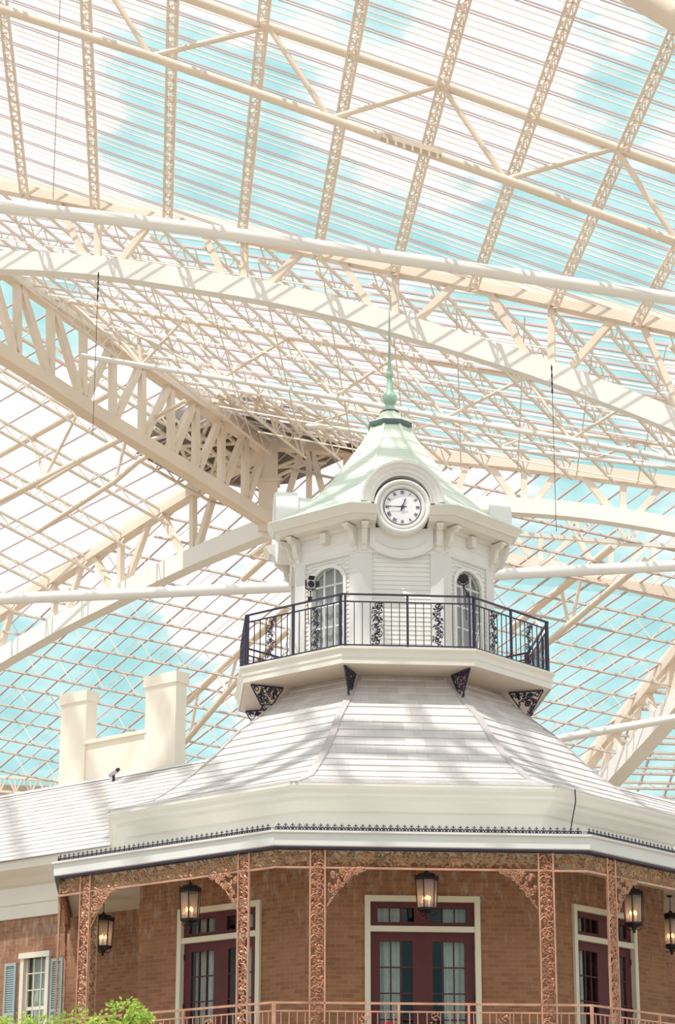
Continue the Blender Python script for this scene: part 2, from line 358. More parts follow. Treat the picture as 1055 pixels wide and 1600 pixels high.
def girder(name, label, cat, vp, top, bot, webs, tw, th, bw, bh, ww, m='steel', mb='steel', rnd=False, group=None, extra=()):
    """a plane truss: chords given as lines of points in one vertical plane, webs joining them"""
    P = lambda x, line: at((x, poly_y(line, x)), vp)
    t = thing(name, at(top[0], vp), label, cat, group)
    for line, cw, ch, mm in ((top, tw, th, m), (bot, bw, bh, mb)):
        b = MB(); pts = [at(p, vp) for p in line]
        if rnd: b.tube(pts, cw/2, 8)
        else: b.sweep(pts, cw, ch)
        b.build('chord', mm, t)
    for x0, x1 in webs:
        b = MB(); p, q = P(x0, top), P(x1, bot)
        if rnd: b.tube([p, q], ww/2, 6)
        else: b.bar(p, q, ww, ww, (vp[0]))
        b.build('web_member', m, t)
    return t
def dense(pts, n=6):
    """smooth a chord line through its points (Catmull-Rom)"""
    out = []; P = [pts[0]]+list(pts)+[pts[-1]]
    for i in range(1, len(P)-2):
        for j in range(n):
            t = j/n; r = []
            for c in (0, 1):
                a, b_, c_, d = P[i-1][c], P[i][c], P[i+1][c], P[i+2][c]
                r.append(.5*((2*b_)+(-a+c_)*t+(2*a-5*b_+4*c_-d)*t*t+(-a+3*b_-3*c_+d)*t**3))
            out.append(tuple(r))
    out.append(pts[-1]); return out

# ---- slope A : above the tower, towards the viewer
TLn = T1L-RV*55; TRn = T1R-RV*55; TLn = TLn+Vector((0, 0, 0)); polyA = [T1L, T1R, TRn, TLn]
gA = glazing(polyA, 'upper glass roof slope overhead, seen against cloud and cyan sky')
jA = family(PA, polyA, at((503, 375), PA), at((503, 375), PA)-RV*10, 2.37)
jA.sort(key=lambda s: s[0].dot(RU)+s[1].dot(RU))
vis = off_n = 0
for p, q in jA:
    if p.dot(RV) > q.dot(RV): p, q = q, p
    seen = -40 < to_px(q)[0] < 1110; lab = 'cream lattice joist, %s from the left, running up under the upper glass slope' % ORD[vis] if seen else 'cream lattice joist of the upper glass slope, %s one out beyond the %s edge' % (ORD[off_n], 'left' if to_px(q)[0] < 0 else 'right')
    off_n = 0 if seen else off_n+1
    joist(p, q, lab, .34, .06, .13, .6, nA, 'joists of the upper glass slope', .035, tri=True)
    vis += seen
a0, a1 = at((0, 85), PA), at((527, 85+.345*527), PA); uA = (a1-a0).normalized()
segs = family(PA, polyA, pA, pA+(RU-Vector((0, 0, .34))), 1.18, .1)
segs = [s for s in segs if (s[0]+s[1]).dot(RV)/2-CY > -12][:95]
bars(gA, segs[:48], .028, .0, nA)
for p, q in segs[:48]: mb1('bar', p-RV*.13, q-RV*.13, .028, .04, nA).build('glazing_bar', 'purlin', gA)
segs = family(PA, polyA, pA, pA+(RU-Vector((0, 0, .34))), 1.18, .42)
segs = [s for s in segs if (s[0]+s[1]).dot(RV)/2-CY > -8][:60]
bars(gA, segs, .03, -.03, nA, 'pale_bar')
segs = family(PA, polyA, pA, pA+(RU-Vector((0, 0, .34))), 1.18, .72)
segs = [s for s in segs if (s[0]+s[1]).dot(RV)/2-CY > -8][:60]
bars(gA, segs, .03, -.03, nA, 'pale_bar')
# tubular truss crossing below slope A
top = [(-260, -196), (145, -56), (420, 42), (690, 133), (962, 231), (1240, 330)]
vA = vplane(at((145, -50), (nA, PA[1]-.3)), at((962, 231), (nA, PA[1]-.3)))
bot = [(-260, -75), (-60, -5), (235, 88), (515, 186), (790, 281), (1060, 380), (1240, 446)]
girder('tubular_truss', 'pale round-tube truss crossing the upper glass slope above the spire', 'roof truss', vA, top, bot,
       [(145, -60), (145, 235), (420, 235), (420, 515), (690, 515), (690, 790), (962, 790), (962, 1060)], .26, .26, .24, .24, .15, rnd=True)
b = MB(); b.sweep([at((595, 222), vA)+Vector((0, -.3, 0)), at((690, 250), vA)+Vector((0, -.3, 0))], .25, .14)
for i in range(7): b.bar(at((605+i*13, 228+i*3.9), vA)+Vector((0, -.42, 0)), at((605+i*13, 228+i*3.9), vA)+Vector((0, -.42, -.16)), .05)
tag(b.build('cable_tray', 'soffit'), 'short beige cable tray with small lamps fixed along the upper tubular truss', 'cable tray')
# box beam at the top right corner and its off-frame run
c0, c1 = atY((940, -42), 40), atY((1110, 62), 40)
dcc = (c1-c0).normalized()
b = MB(); b.tube([c0-dcc*22, c1+dcc*8], .27, 14)
tag(b.build('roof_beam', 'steel'), 'thick cream roof beam cutting across the top right corner', 'roof beam')
# trusses of slope A that stand nearer the viewer (their shadows cross the building's roofs)
vmid = (at((420, 42), vA)-C0).dot(RV)
for i, vt_ in enumerate((-5.5, -10.2, -17)):
    off = RV*(vt_-vmid); tp = [at(p, vA)+off for p in top]; bp = [at(p, vA)+off for p in bot]
    t = thing('tubular_truss', tp[0], 'round-tube truss of the near glass slope, %s one over the viewer' % ORD[i], 'roof truss')
    mb1('tube', tp, .17, 8).build('chord', 'steel', t); mb1('tube', bp, .17, 8).build('chord', 'steel', t)
    for j in range(6):
        mb1('tube', [tp[j], bp[min(j+1, 6)]], .12, 6).build('web_member', 'steel', t); mb1('tube', [tp[j], bp[j]], .12, 6).build('web_member', 'steel', t)

# ---- first great arched girder (T1) with its round tie
v1 = vplane(T1L, T1R)
t1top = [(-150, 256), (0, 288), (260, 338), (525, 397), (790, 452), (1055, 510), (1200, 542)]
t1bot = dense([(-150, 420), (0, 411), (150, 419), (300, 440), (450, 466), (600, 503), (790, 560), (920, 606), (1060, 661), (1200, 722)])
girder('arched_girder', 'great cream girder with a curved box lower chord, spanning behind the spire tip', 'roof girder', v1, t1top, t1bot,
       [(153, 153), (382, 382), (618, 618), (862, 862), (85, 140), (245, 178), (312, 357), (478, 408), (528, 592), (718, 638), (757, 836), (966, 878), (1000, 1075)],
       .42, .5, .5, .62, .20, 'steel', 'white_tube')
tie = [atY(p, 55+i*.1) for i, p in enumerate(dense([(-200, 302), (0, 322), (260, 352), (525, 389), (790, 428), (1060, 468), (1250, 494)], 4))]
b = MB(); b.tube(tie, .185, 14)
for px in (83, 370, 862): pass
tag(b.build('round_tie', 'white_tube'), 'long white round tie pipe in front of the great girder, lit along its top', 'steel pipe')

# ---- slope B : behind the great girder
polyB = [at((-80, 362), PB), at((-150, 256), PB), T1R, at((1200, 742), PB), at((420, 684), PB)]
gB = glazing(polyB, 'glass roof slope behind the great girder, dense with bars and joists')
polyB2 = [at((20, 385), PB), at((-60, 280), PB), T1R, at((1200, 742), PB), at((470, 684), PB)]
for p, q in family(PB, polyB2, at((620, 430), PB), at((632, 560), PB), 2.1)[:40]: mb1('bar', p-PB[0]*.7, q-PB[0]*.7, .035, .035, PB[0]).build('sag_rod', 'joist', gB)
for p, q in family(PB, polyB2, at((345, 560), PB), at((892, 652), PB), 2.1, .9)[:40]: mb1('bar', p-PB[0]*.75, q-PB[0]*.75, .045, .045, PB[0]).build('bridging', 'white_tube', gB)
jb0, jb1 = at((560, 455), PB), at((700, 590), PB)
jB = family(PB, polyB, jb0, jb1, 1.75)
jB.sort(key=lambda s: (s[0]+s[1]).dot(RU))
for i, (p, q) in enumerate(jB[:30]):
    joist(p, q, 'cream lattice joist, %s from the left, under the dense glass slope behind the great girder' % ORD[i], .7, .075, .25, .9, PB[0], 'joists of the slope behind the great girder', .035)
sg = family(PB, polyB, at((345, 560), PB), at((892, 652), PB), 1.05)
bars(gB, sg[:60], .07, 0, PB[0])
bars(gB, [s_ for s_ in family(PB, polyB, at((345, 560), PB), at((892, 652), PB), 1.05, .5)][:40], .055, -.05, PB[0], 'pale_bar')
def tube_truss(label, vp, top, bot, tn, bn, cw=.2, ww=.11, m='white_tube', mt='steel'):
    webs = []
    for x in tn:
        near = sorted(bn, key=lambda q: abs(q-x))[:2]; webs += [(x, q) for q in near]
    return girder('tubular_truss', label, 'roof truss', vp, top, bot, webs, cw, cw, cw, cw, ww, mt, m, rnd=True)
vB = vplane(at((286, 500), PB), at((821, 588), PB))
tube_truss('long white-chorded tubular truss passing left of the spire ball', vB, [(110, 471), (286, 500), (452, 527), (620, 556), (821, 590), (1000, 620), (1160, 646)],
           [(128, 556), (221, 571), (347, 591), (522, 621), (696, 653), (892, 687), (1075, 722), (1160, 738)], [110, 286, 452, 620, 821, 1000], [221, 347, 522, 696, 892, 1075])
t = thing('brace', at((150, 478), vB), 'pale diagonal brace rising from the ridge girder to the tubular truss', 'steel brace')
mb1('tube', [at((148, 480), vB), at((221, 571), vB)], .08, 6).build('bar', 'steel', t); mb1('tube', [at((216, 520), vB), at((221, 571), vB)], .08, 6).build('bar', 'steel', t)
vB3 = vplane(at((500, 640), PB), at((1000, 690), PB))
tube_truss('low tubular truss behind the tower roof on the right', vB3, [(430, 628), (560, 640), (700, 655), (850, 672), (1000, 690), (1160, 708)],
           [(480, 665), (620, 680), (780, 700), (930, 717), (1080, 735), (1160, 745)], [560, 700, 850, 1000], [480, 620, 780, 930, 1080], .16, .09)

# ---- the hub and the girders that meet at it
rtop = [(-80, 358), (40, 440), (150, 515), (300, 618), (418, 697)]
rbot = [(-80, 500), (0, 551), (75, 598), (150, 648), (250, 709), (330, 759), (414, 812)]
vR = vplane(at((-80, 362), PB), H)
rv = [27, 79, 130, 176, 222, 267, 306, 346, 383]
rw = [(x, x) for x in rv]+[(-20, 27), (27, 79), (79, 130), (176, 130), (222, 176), (267, 222), (306, 267), (346, 306), (383, 346), (415, 383)]
girder('ridge_girder', 'deep cream lattice girder descending from the upper left to the hub', 'roof girder', vR, rtop, rbot, rw, .55, .62, .5, .5, .24)
dtop = [(422, 690), (345, 741), (250, 798), (150, 862), (0, 958), (-60, 996)]
dbot = dense([(418, 826), (330, 862), (270, 889), (200, 924), (100, 974), (0, 1031), (-60, 1068)])
vD = vplane(H, DTL)
girder('arched_girder', 'cream arched girder falling from the hub to the lower left', 'roof girder', vD, dtop, dbot,
       [(302, 302), (344, 304), (236, 193), (189, 189), (251, 291), (130, 100), (85, 85), (20, -5), (146, 180)], .5, .55, .6, .75, .24, 'steel', 'white_tube')
gtop = [(422, 692), (560, 704), (680, 713), (800, 724), (1130, 766)]
gbot = dense([(420, 818), (560, 798), (726, 790), (850, 795), (950, 806), (1060, 825), (1130, 843)])
vG = vplane(H, GTR)
girder('arched_girder', 'cream arched girder running from the hub to the right behind the clock roof', 'roof girder', vG, gtop, gbot,
       [(473, 439), (483, 483), (485, 514), (541, 541), (733, 707), (762, 811), (819, 819), (875, 829), (907, 964), (974, 974), (1039, 989), (560, 600), (650, 610)], .5, .5, .55, .62, .24, 'steel', 'white_tube')
t = thing('hub_post', H, 'stout cream post at the hub where the girders meet, left of the clock tower', 'post')
hb = at((420, 818), vG)
mb1('bar', H+Vector((0, 0, .3)), Vector((H.x, H.y, hb.z-.4)), .72, .72, (0, 1, 0)).build('shaft', 'steel', t)
mb1('box', (H.x, H.y, (H.z+hb.z)/2), (.9, .9, .12)).build('collar', 'steel', t)
# dark opaque panels round the hub
def panel(px, pl, m, label, drop=.25, th=.15):
    n = pl[0]; P = [at(p, pl)-n*drop for p in px]; b = MB(); k = len(P)
    b.add(P+[p+n*th for p in P], [tuple(range(k)), tuple(range(2*k-1, k-1, -1))]+[(i, (i+1) % k, k+(i+1) % k, k+i) for i in range(k)])
    return tag(b.build('soffit_panel', m), label, 'roof panel')
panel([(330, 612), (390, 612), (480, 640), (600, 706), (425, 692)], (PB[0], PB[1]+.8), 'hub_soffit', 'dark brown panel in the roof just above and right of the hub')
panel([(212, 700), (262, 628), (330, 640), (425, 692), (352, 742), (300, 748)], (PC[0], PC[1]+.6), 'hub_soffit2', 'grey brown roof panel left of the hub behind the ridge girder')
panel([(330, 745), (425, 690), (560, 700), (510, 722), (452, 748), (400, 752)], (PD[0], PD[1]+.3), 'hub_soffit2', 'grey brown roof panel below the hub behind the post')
# stiffening lattice around the hub
t = thing('hub_bracing', H, 'tangle of small cream braces over the dark panels at the hub', 'steel brace')
for (x0, y0, x1, y1) in [(340, 615, 455, 686), (380, 612, 525, 690), (445, 625, 590, 700), (330, 628, 560, 668), (370, 618, 396, 648), (396, 648, 405, 616), (405, 616, 432, 668), (432, 668, 436, 632), (436, 632, 470, 680),
                         (470, 680, 478, 648), (478, 648, 505, 690), (505, 690, 512, 665), (512, 665, 540, 698), (355, 616, 362, 634), (362, 634, 380, 614)]:
    mb1('tube', [at((x0, y0), PB), at((x1, y1), PB)], .075, 6).build('brace', 'joist', t)
for (x0, y0, x1, y1) in [(215, 700, 420, 690), (240, 668, 350, 740), (262, 640, 300, 745), (300, 632, 250, 712), (330, 650, 290, 742), (360, 660, 330, 742), (225, 690, 330, 662), (240, 720, 400, 705), (270, 730, 380, 668), (310, 640, 400, 720)]:
    mb1('tube', [at((x0, y0), PC), at((x1, y1), PC)], .085, 6).build('brace', 'joist', t)
for (x0, y0, x1, y1) in [(360, 745, 440, 700), (380, 750, 470, 715), (430, 745, 520, 705), (440, 700, 500, 735), (395, 712, 440, 748), (380, 735, 510, 722)]:
    mb1('tube', [at((x0, y0), PD), at((x1, y1), PD)], .085, 6).build('brace', 'joist', t)

# ---- slope C : left, between ridge girder and falling girder
polyC = [at((420, 692), PC), at((-80, 362), PC), at((-80, 1008), PC)]
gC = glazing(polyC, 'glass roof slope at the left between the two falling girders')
jC = family(PC, polyC, at((0, 652), PC), at((241, 787), PC), 2.6)
jC.sort(key=lambda s: (s[0]+s[1]).z, reverse=True)
for i, (p, q) in enumerate(jC[:30]):
    joist(p, q, 'cream lattice joist, %s from the top, under the left glass slope beside the ridge girder' % ORD[i], .9, .09, .35, 1.2, PC[0], 'joists of the left glass slope', .05)
sg = family(PC, polyC, at((0, 711), PC), at((123, 642), PC), 1.25)
bars(gC, sg[:95], .055, 0, PC[0])
vC = vplane(at((0, 711), PC), at((123, 642), PC))
girder('tubular_truss', 'tubular truss rising to the right under the left glass slope', 'roof truss', vC, [(-60, 745), (0, 711), (123, 642), (180, 610)], [(-60, 812), (0, 783), (197, 682), (240, 660)],
       [(50, 70), (123, 70), (123, 185)], .26, .26, .24, .24, .14, rnd=True)
girder('tubular_truss', 'second tubular truss near the hub under the left glass slope', 'roof truss', vC, [(60, 760), (215, 668), (290, 626)], [(60, 830), (180, 752), (215, 722), (240, 706)],
       [(200, 180)], .16, .16, .2, .2, .12, rnd=True)

# ---- slope D : the far slope falling away behind everything
polyD = [at((-120, 1035), PD), at((420, 692), PD), at((1180, 772), PD), at((1180, 880), PD), at((880, 1252), PD), at((-120, 1212), PD)]
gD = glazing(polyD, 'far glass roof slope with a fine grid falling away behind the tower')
jD = family(PD, polyD, at((0, 950), PD), at((400, 1030), PD), 3.3)
jD.sort(key=lambda s: (s[0]+s[1]).z, reverse=True)
for i, (p, q) in enumerate(jD[:30]):
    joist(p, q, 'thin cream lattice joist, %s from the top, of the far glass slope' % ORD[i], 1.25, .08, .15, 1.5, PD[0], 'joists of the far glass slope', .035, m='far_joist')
sg = family(PD, polyD, at((57, 1093), PD), at((235, 934), PD), 1.55)
bars(gD, sg[:60], .07, 0, PD[0])
bars(gD, family(PD, polyD, at((57, 1093), PD), at((235, 934), PD), 1.55, .75)[:40], .045, 0, PD[0])
for lab, top, bot, webs in [
    ('slim truss on the far slope right of the balcony railing', [(800, 982), (830, 957), (895, 905), (960, 852)], [(800, 1050), (859, 1002), (960, 917), (1010, 875)], [(877, 889), (910, 894), (830, 859)]),
    ('slim truss on the far slope just left of the balcony', [(280, 1108), (291, 1097), (372, 1021), (450, 948)], [(280, 1170), (291, 1157), (372, 1062), (450, 985)], [(310, 297), (372, 355), (340, 355)]),
    ('slim truss on the far slope between pillar and falling girder', [(395, 870), (480, 800)], [(380, 905), (480, 815)], [(400, 420)])]:
    vp = vplane(at(top[0], PD), at(top[-1], PD)); girder('tubular_truss', lab, 'roof truss', vp, top, bot, webs, .34, .34, .28, .28, .16, rnd=True)
# hip girder at the right, and the slope beyond it
HTa, HTb = at((1100, 960), PD), at((905, 1208), PD); vH = vplane(HTa, HTb)
girder('hip_girder', 'cream girder falling at the right edge beside the far slope', 'roof girder', vH, [(1100, 962), (1055, 1022), (918, 1192), (890, 1226)], [(1110, 1040), (1055, 1106), (940, 1232), (900, 1275)],
       [(1050, 1045), (1010, 1030), (1000, 985), (960, 975), (955, 940), (1075, 1045)], .5, .6, .8, .8, .28, 'steel', 'white_tube')
E3 = at((1100, 1300), (RV, RV.dot(HTb)+14)); PE = plane3(HTa, HTb, E3)
polyE = [at((1100, 962), PE), at((890, 1228), PE), at((900, 1290), PE), at((1150, 1290), PE)]
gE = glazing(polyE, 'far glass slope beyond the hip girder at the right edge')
for i, (p, q) in enumerate(family(PE, polyE, at((940, 1170), PE), at((1055, 1174), PE), 1.5)[:20]):
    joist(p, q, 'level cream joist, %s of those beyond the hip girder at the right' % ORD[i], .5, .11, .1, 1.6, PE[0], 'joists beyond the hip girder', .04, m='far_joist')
bars(gE, family(PE, polyE, at((995, 1240), PE), at((1040, 1110), PE), 1.7)[:40], .09, 0, PE[0])
# second girder behind the clock eave at the right
vG2 = (vG[0], vG[1]+vG[0].y/abs(vG[0].y)*7)
girder('arched_girder', 'smaller cream girder low behind the clock eave at the right', 'roof girder', vG2, [(690, 823), (803, 834), (930, 846), (1080, 858)], [(690, 862), (770, 872), (850, 885), (960, 908), (1080, 936)],
       [(800, 844), (845, 845), (890, 850), (905, 940), (955, 955), (1010, 960), (1020, 1030), (740, 760)], .2, .2, .5, .5, .2)
vG3 = (vG[0], vG[1]+vG[0].y/abs(vG[0].y)*2)
girder('strut_truss', 'row of small white struts hanging under the right girder', 'steel brace', vG3, [(780, 793), (850, 797), (1080, 826)], [(780, 832), (905, 842), (982, 849), (1080, 856)],
       [(879, 905), (900, 905), (925, 905), (960, 982), (985, 982), (1010, 982), (1060, 1050)], .1, .1, .16, .16, .13, 'white_tube', 'white_tube')
# two more round ties
for pts, Y, r, lab in [([(-150, 943), (0, 936), (450, 917), (770, 898), (1055, 884), (1180, 878)], 62, .165, 'long white round tie pipe passing behind the clock tower at window height'),
                       ([(820, 1165), (875, 1154), (1055, 1122), (1160, 1104)], 80, .15, 'short white pipe rising to the right beside the skirt roof')]:
    b = MB(); b.tube([atY(p, Y) for p in pts], r, 12); tag(b.build('round_tie', 'white_tube'), lab, 'steel pipe')
# end wall under the far eave
ew0, ew1 = at((-140, 1222), PD), at((1000, 1255), PD)
b = MB(); b.add([ew0, ew1, Vector((ew1.x, ew1.y, 0)), Vector((ew0.x, ew0.y, 0)), ew0+RV, ew1+RV, Vector((ew1.x, ew1.y, 0))+RV, Vector((ew0.x, ew0.y, 0))+RV], [(0, 1, 2, 3), (4, 7, 6, 5), (0, 4, 5, 1), (0, 3, 7, 4), (1, 5, 6, 2)])
struct(b.build('wall_back', 'end_wall'), 'tan end wall of the atrium under the far eave')
vE = vplane(ew0-RV*.5, ew1-RV*.5); zz = []; x = -60
while x < 330: zz += [(x, x+12), (x+24, x+12), (x+12, x+12)]; x += 24
girder('eave_truss', 'low zigzag truss along the far eave above the tan end wall', 'roof truss', vE, [(-80, 1208), (330, 1236)], [(-80, 1231), (330, 1259)], zz, .12, .12, .12, .12, .08)
# cables hanging from the girder
for x, y0, y1, y2, Y, lab in [(154, 425, 470, 640, 60, 'dark beaded cable hanging from the great girder at the left'), (862, 570, 616, 700, 60, 'dark beaded cable hanging from the great girder at the right')]:
    p0, p1 = atY((x, y0), Y), atY((x, y1), Y); t = thing('hanging_cable', p0, lab, 'cable')
    pp = [p0.lerp(Vector((p0.x, p0.y, p1.z)), i/8) for i in range(9)]; mb1('tube', pp, [.012, .028]*4+[.012], 6).build('weight', 'black', t)
    mb1('tube', [pp[-1], pp[-1]-Vector((0, 0, 4))], .008, 4).build('wire', 'black', t)
b = MB(); b.tube([atY((95, -30), 52), atY((83, 312), 54)], .012, 4); tag(b.build('hanging_cable', 'purlin'), 'thin grey cable hanging at the far left of the upper slope', 'cable')

# ================================================================== BRICK STOREY
AB = 4.80   # brick octagon, distance of each face from the axis
def brick_face(k, opening=True):
    b = MB(); h = AB*T8
    if opening:
        b.fbox(k, -h, -.93, AB-.3, AB, 0, 7.76); b.fbox(k, .93, h, AB-.3, AB, 0, 7.76); b.fbox(k, -.93, .93, AB-.3, AB, 7.12, 7.76); b.fbox(k, -.93, .93, AB-.3, AB, 0, 4.25)
    else: b.fbox(k, -h, h, AB-.3, AB, 0, 7.76)
    return b
for k, nm in ((0, 'wall_front'), (-1, 'wall_left'), (1, 'wall_right')): struct(brick_face(k).build(nm, 'brick'), 'orange brown brick wall of the octagon, %s face' % nm[5:])
for k, nm in ((-2, 'wall_far_left'), (2, 'wall_far_right')): struct(brick_face(k, False).build(nm, 'brick'), 'brick wall of the octagon, %s face' % nm[5:].replace('_', ' '))
b = MB(); b.fbox(0, -4.4, 4.4, 1.2, 1.4, 0, 7.7); struct(b.build('wall_inner', 'room'), 'dark wall inside the octagon')  # near-black colour stands in for the unlit room behind the door glass
def french_door(k, idx, where):
    t = thing('door_%d' % idx, FP(k, 0, AB, 4.25), None, None); struct(t, 'maroon French door pair with ivory surround and transom on the %s brick face' % where)
    b = MB(); w_ = .985; b.fbox(k, -w_, -.89, AB-.12, AB+.05, 4.25, 7.19); b.fbox(k, .89, w_, AB-.12, AB+.05, 4.25, 7.19); b.fbox(k, -.89, .89, AB-.12, AB+.05, 7.09, 7.19); b.fbox(k, -.89, .89, AB-.12, AB+.03, 6.585, 6.68)
    b.build('surround', 'door_trim', t)
    def grid(b, s0, s1, z0, z1, nc, nr, a0, a1, mw=.022):
        for i in range(1, nc): c = s0+(s1-s0)*i/nc; b.fbox(k, c-mw/2, c+mw/2, a0, a1, z0, z1)
        for j in range(1, nr): c = z0+(z1-z0)*j/nr; b.fbox(k, s0, s1, a0, a1, c-mw/2, c+mw/2)
    def frame(b, s0, s1, z0, z1, g0, g1, h0, h1, a0, a1):
        b.fbox(k, s0, g0, a0, a1, z0, z1); b.fbox(k, g1, s1, a0, a1, z0, z1); b.fbox(k, g0, g1, a0, a1, z0, h0); b.fbox(k, g0, g1, a0, a1, h1, z1)
    b = MB(); frame(b, -.89, 0, 6.68, 7.09, -.76, -.14, 6.75, 6.99, AB-.1, AB-.03); frame(b, 0, .89, 6.68, 7.09, .14, .76, 6.75, 6.99, AB-.1, AB-.03)
    grid(b, -.76, -.14, 6.75, 6.99, 3, 1, AB-.09, AB-.04); grid(b, .14, .76, 6.75, 6.99, 3, 1, AB-.09, AB-.04); tr = b.build('transom', 'maroon', t)
    for sg_ in (-1, 1): mb1('fbox', k, min(sg_*.14, sg_*.76), max(sg_*.14, sg_*.76), AB-.072, AB-.066, 6.75, 6.99).build('pane', 'glass', tr)
    for sg_ in (-1, 1):
        b = MB(); s0, s1 = sorted((0, sg_*.89)); g0, g1 = sorted((sg_*.17, sg_*.72)); frame(b, s0, s1, 4.25, 6.585, g0, g1, 4.7, 6.43, AB-.11, AB-.05)
        grid(b, g0, g1, 4.7, 6.43, 3, 4, AB-.1, AB-.06); lf = b.build('door_leaf', 'maroon', t)
        mb1('fbox', k, g0, g1, AB-.083, AB-.077, 4.7, 6.43).build('pane', 'glass', lf)
        b = MB()
        for z in (4.6, 5.5, 6.35): b.fbox(k, sg_*.885-.02, sg_*.885+.02, AB-.06, AB-.035, z-.05, z+.05)
        b.build('hinge', 'black', lf)
        # curtain hanging inside, one to each leaf, drawn to the outer side
        b = MB(); cA = .44 if sg_ < 0 else .42; pts = []
        for i in range(25): f = i/24; pts.append((sg_*(.36+.42*f), AB-.26+.025*math.sin(f*22+k)))
        vs = []; fs = []
        for s_, a_ in pts: vs += [FP(k, s_, a_, 4.3), FP(k, s_, a_, 7.05)]
        for i in range(24): fs.append((2*i, 2*i+2, 2*i+3, 2*i+1))
        b.add(vs, fs, smooth=True)
        c = b.build('curtain', 'curtain', fix=False); tag(c, 'sheer white curtain behind the %s leaf of the %s French door' % ('left' if sg_ < 0 else 'right', where), 'curtain', 'sheer curtains')
    return t
for k, i, wh in ((-1, 1, 'left'), (0, 2, 'front'), (1, 3, 'right')): french_door(k, i, wh)

# ---- wings going off at 45 degrees on both sides
AW = 2.43
def stepped_roof(b, k, a0, z0, a1, z1, e0, e1, course=.24, th=.02):
    L = math.hypot(a1-a0, z1-z0); n = int(L/course); dx, dz = (a1-a0)/L, (z1-z0)/L; nx, nz = -dz, dx
    if nz < 0: nx, nz = -nx, -nz
    for i in range(n):
        f0, f1 = i*L/n, (i+1)*L/n
        pr = [(a0+dx*f0, z0+dz*f0), (a0+dx*f0+nx*th, z0+dz*f0+nz*th), (a0+dx*f1+nx*.002, z0+dz*f1+nz*.002), (a0+dx*f1, z0+dz*f1)]
        o = len(b.uv); b.band(k, pr, e0, e1)
        for j, u in enumerate(b.uv[o:]):
            if u: b.uv[o+j] = [(p[0], f0+.24*3+(p[1]-f0 if False else 0)+((i*.24)-f0)+(.01 if q in (0, 3) else .2)) for q, p in enumerate(u)]
def wing(sg_):
    k = sg_; side = 'left' if sg_ < 0 else 'right'; R = lambda a, b_: tuple(sorted((sg_*a, sg_*b_)))
    b = MB()
    for r in ((4.3, 6.92), (7.62, 17)): b.fbox(k, *R(*r), AW-.3, AW, 0, 7.9)
    b.fbox(k, *R(6.92, 7.62), AW-.3, AW, 7.03, 7.9); b.fbox(k, *R(6.92, 7.62), AW-.3, AW, 0, 5.0)
    struct(b.build('wall_%s_wing' % side, 'brick'), 'brick wall of the %s wing' % side)
    t = thing('window_%d' % (1 if sg_ < 0 else 2), FP(k, sg_*7.27, AW, 5), None, None); struct(t, 'small-paned sash window in the %s wing' % side)
    b = MB(); s0, s1 = R(6.85, 7.7)
    b.fbox(k, s0, s0+.1, AW-.1, AW+.06, 4.95, 7.12); b.fbox(k, s1-.1, s1, AW-.1, AW+.06, 4.95, 7.12); b.fbox(k, s0-.03, s1+.03, AW-.1, AW+.09, 7.03, 7.14); b.fbox(k, s0-.04, s1+.04, AW-.1, AW+.12, 4.9, 4.98)
    b.build('surround', 'window_trim', t)
    b = MB(); b.fbox(k, s0+.1, s1-.1, AW-.08, AW-.03, 6.0, 6.07)
    for i in (1, 2): c = s0+.1+(s1-s0-.2)*i/3; b.fbox(k, c-.012, c+.012, AW-.07, AW-.03, 4.98, 7.03)
    for z in (5.3, 5.66, 6.4, 6.73): b.fbox(k, s0+.1, s1-.1, AW-.07, AW-.03, z-.01, z+.01)
    for c in (s0+.115, s1-.115): b.fbox(k, c-.02, c+.02, AW-.08, AW-.03, 4.98, 7.03)
    sash = b.build('sash', 'window_trim', t); mb1('fbox', k, s0+.1, s1-.1, AW-.056, AW-.05, 4.98, 7.03).build('pane', 'glass', sash)
    b = MB(); vs = []; fs = []
    for i in range(31): f = i/30; vs += [FP(k, s0+.1+(s1-s0-.2)*f, AW-.18+.02*math.sin(f*30), 4.95), FP(k, s0+.1+(s1-s0-.2)*f, AW-.18+.02*math.sin(f*30), 7.05)]
    for i in range(30): fs.append((2*i, 2*i+2, 2*i+3, 2*i+1))
    b.add(vs, fs, smooth=True); tag(b.build('curtain', 'curtain', fix=False), 'sheer curtain inside the %s wing sash window' % side, 'curtain', 'sheer curtains')
    for j, (r0, r1) in enumerate(((6.46, 6.80), (7.84, 8.18))):
        s0_, s1_ = R(r0, r1); t = thing('shutter', FP(k, (s0_+s1_)/2, AW+.02, 5), 'blue grey louvred shutter %s the %s wing window' % ('on the inner side of' if j == 0 else 'on the outer side of', side), 'shutter', 'window shutters')
        b = MB()
        for c in (s0_+.025, s1_-.025): b.fbox(k, c-.025, c+.025, AW+.005, AW+.05, 4.95, 6.97)
        for z in (4.98, 5.95, 6.94): b.fbox(k, s0_+.05, s1_-.05, AW+.005, AW+.05, z-.03, z+.03)
        b.build('frame', 'shutter', t); b = MB(); z = 5.04
        while z < 6.9:
            if abs(z-5.95) > .04: b.fbox(k, s0_+.05, s1_-.05, AW+.01, AW+.035, z-.012, z+.012)
            z += .045
        b.fbox(k, s0_+.05, s1_-.05, AW+.004, AW+.012, 4.98, 6.94); b.build('louvres', 'shutter', t)
    # cornice and frieze
    b = MB(); pr = [(AW-.05, 7.86), (AW+.05, 7.86), (AW+.07, 8.12), (AW+.10, 8.14), (AW+.10, 8.48), (AW+.2, 8.52), (AW+.34, 8.62), (AW+.52, 8.72), (AW+.58, 8.76), (AW+.60, 8.93), (AW-.05, 8.93)]
    e = R(3.4, 17); b.band(k, pr, *e); tag(b.build('wing_cornice', 'cream'), 'white wooden frieze and cornice under the %s wing roof' % side, 'cornice')
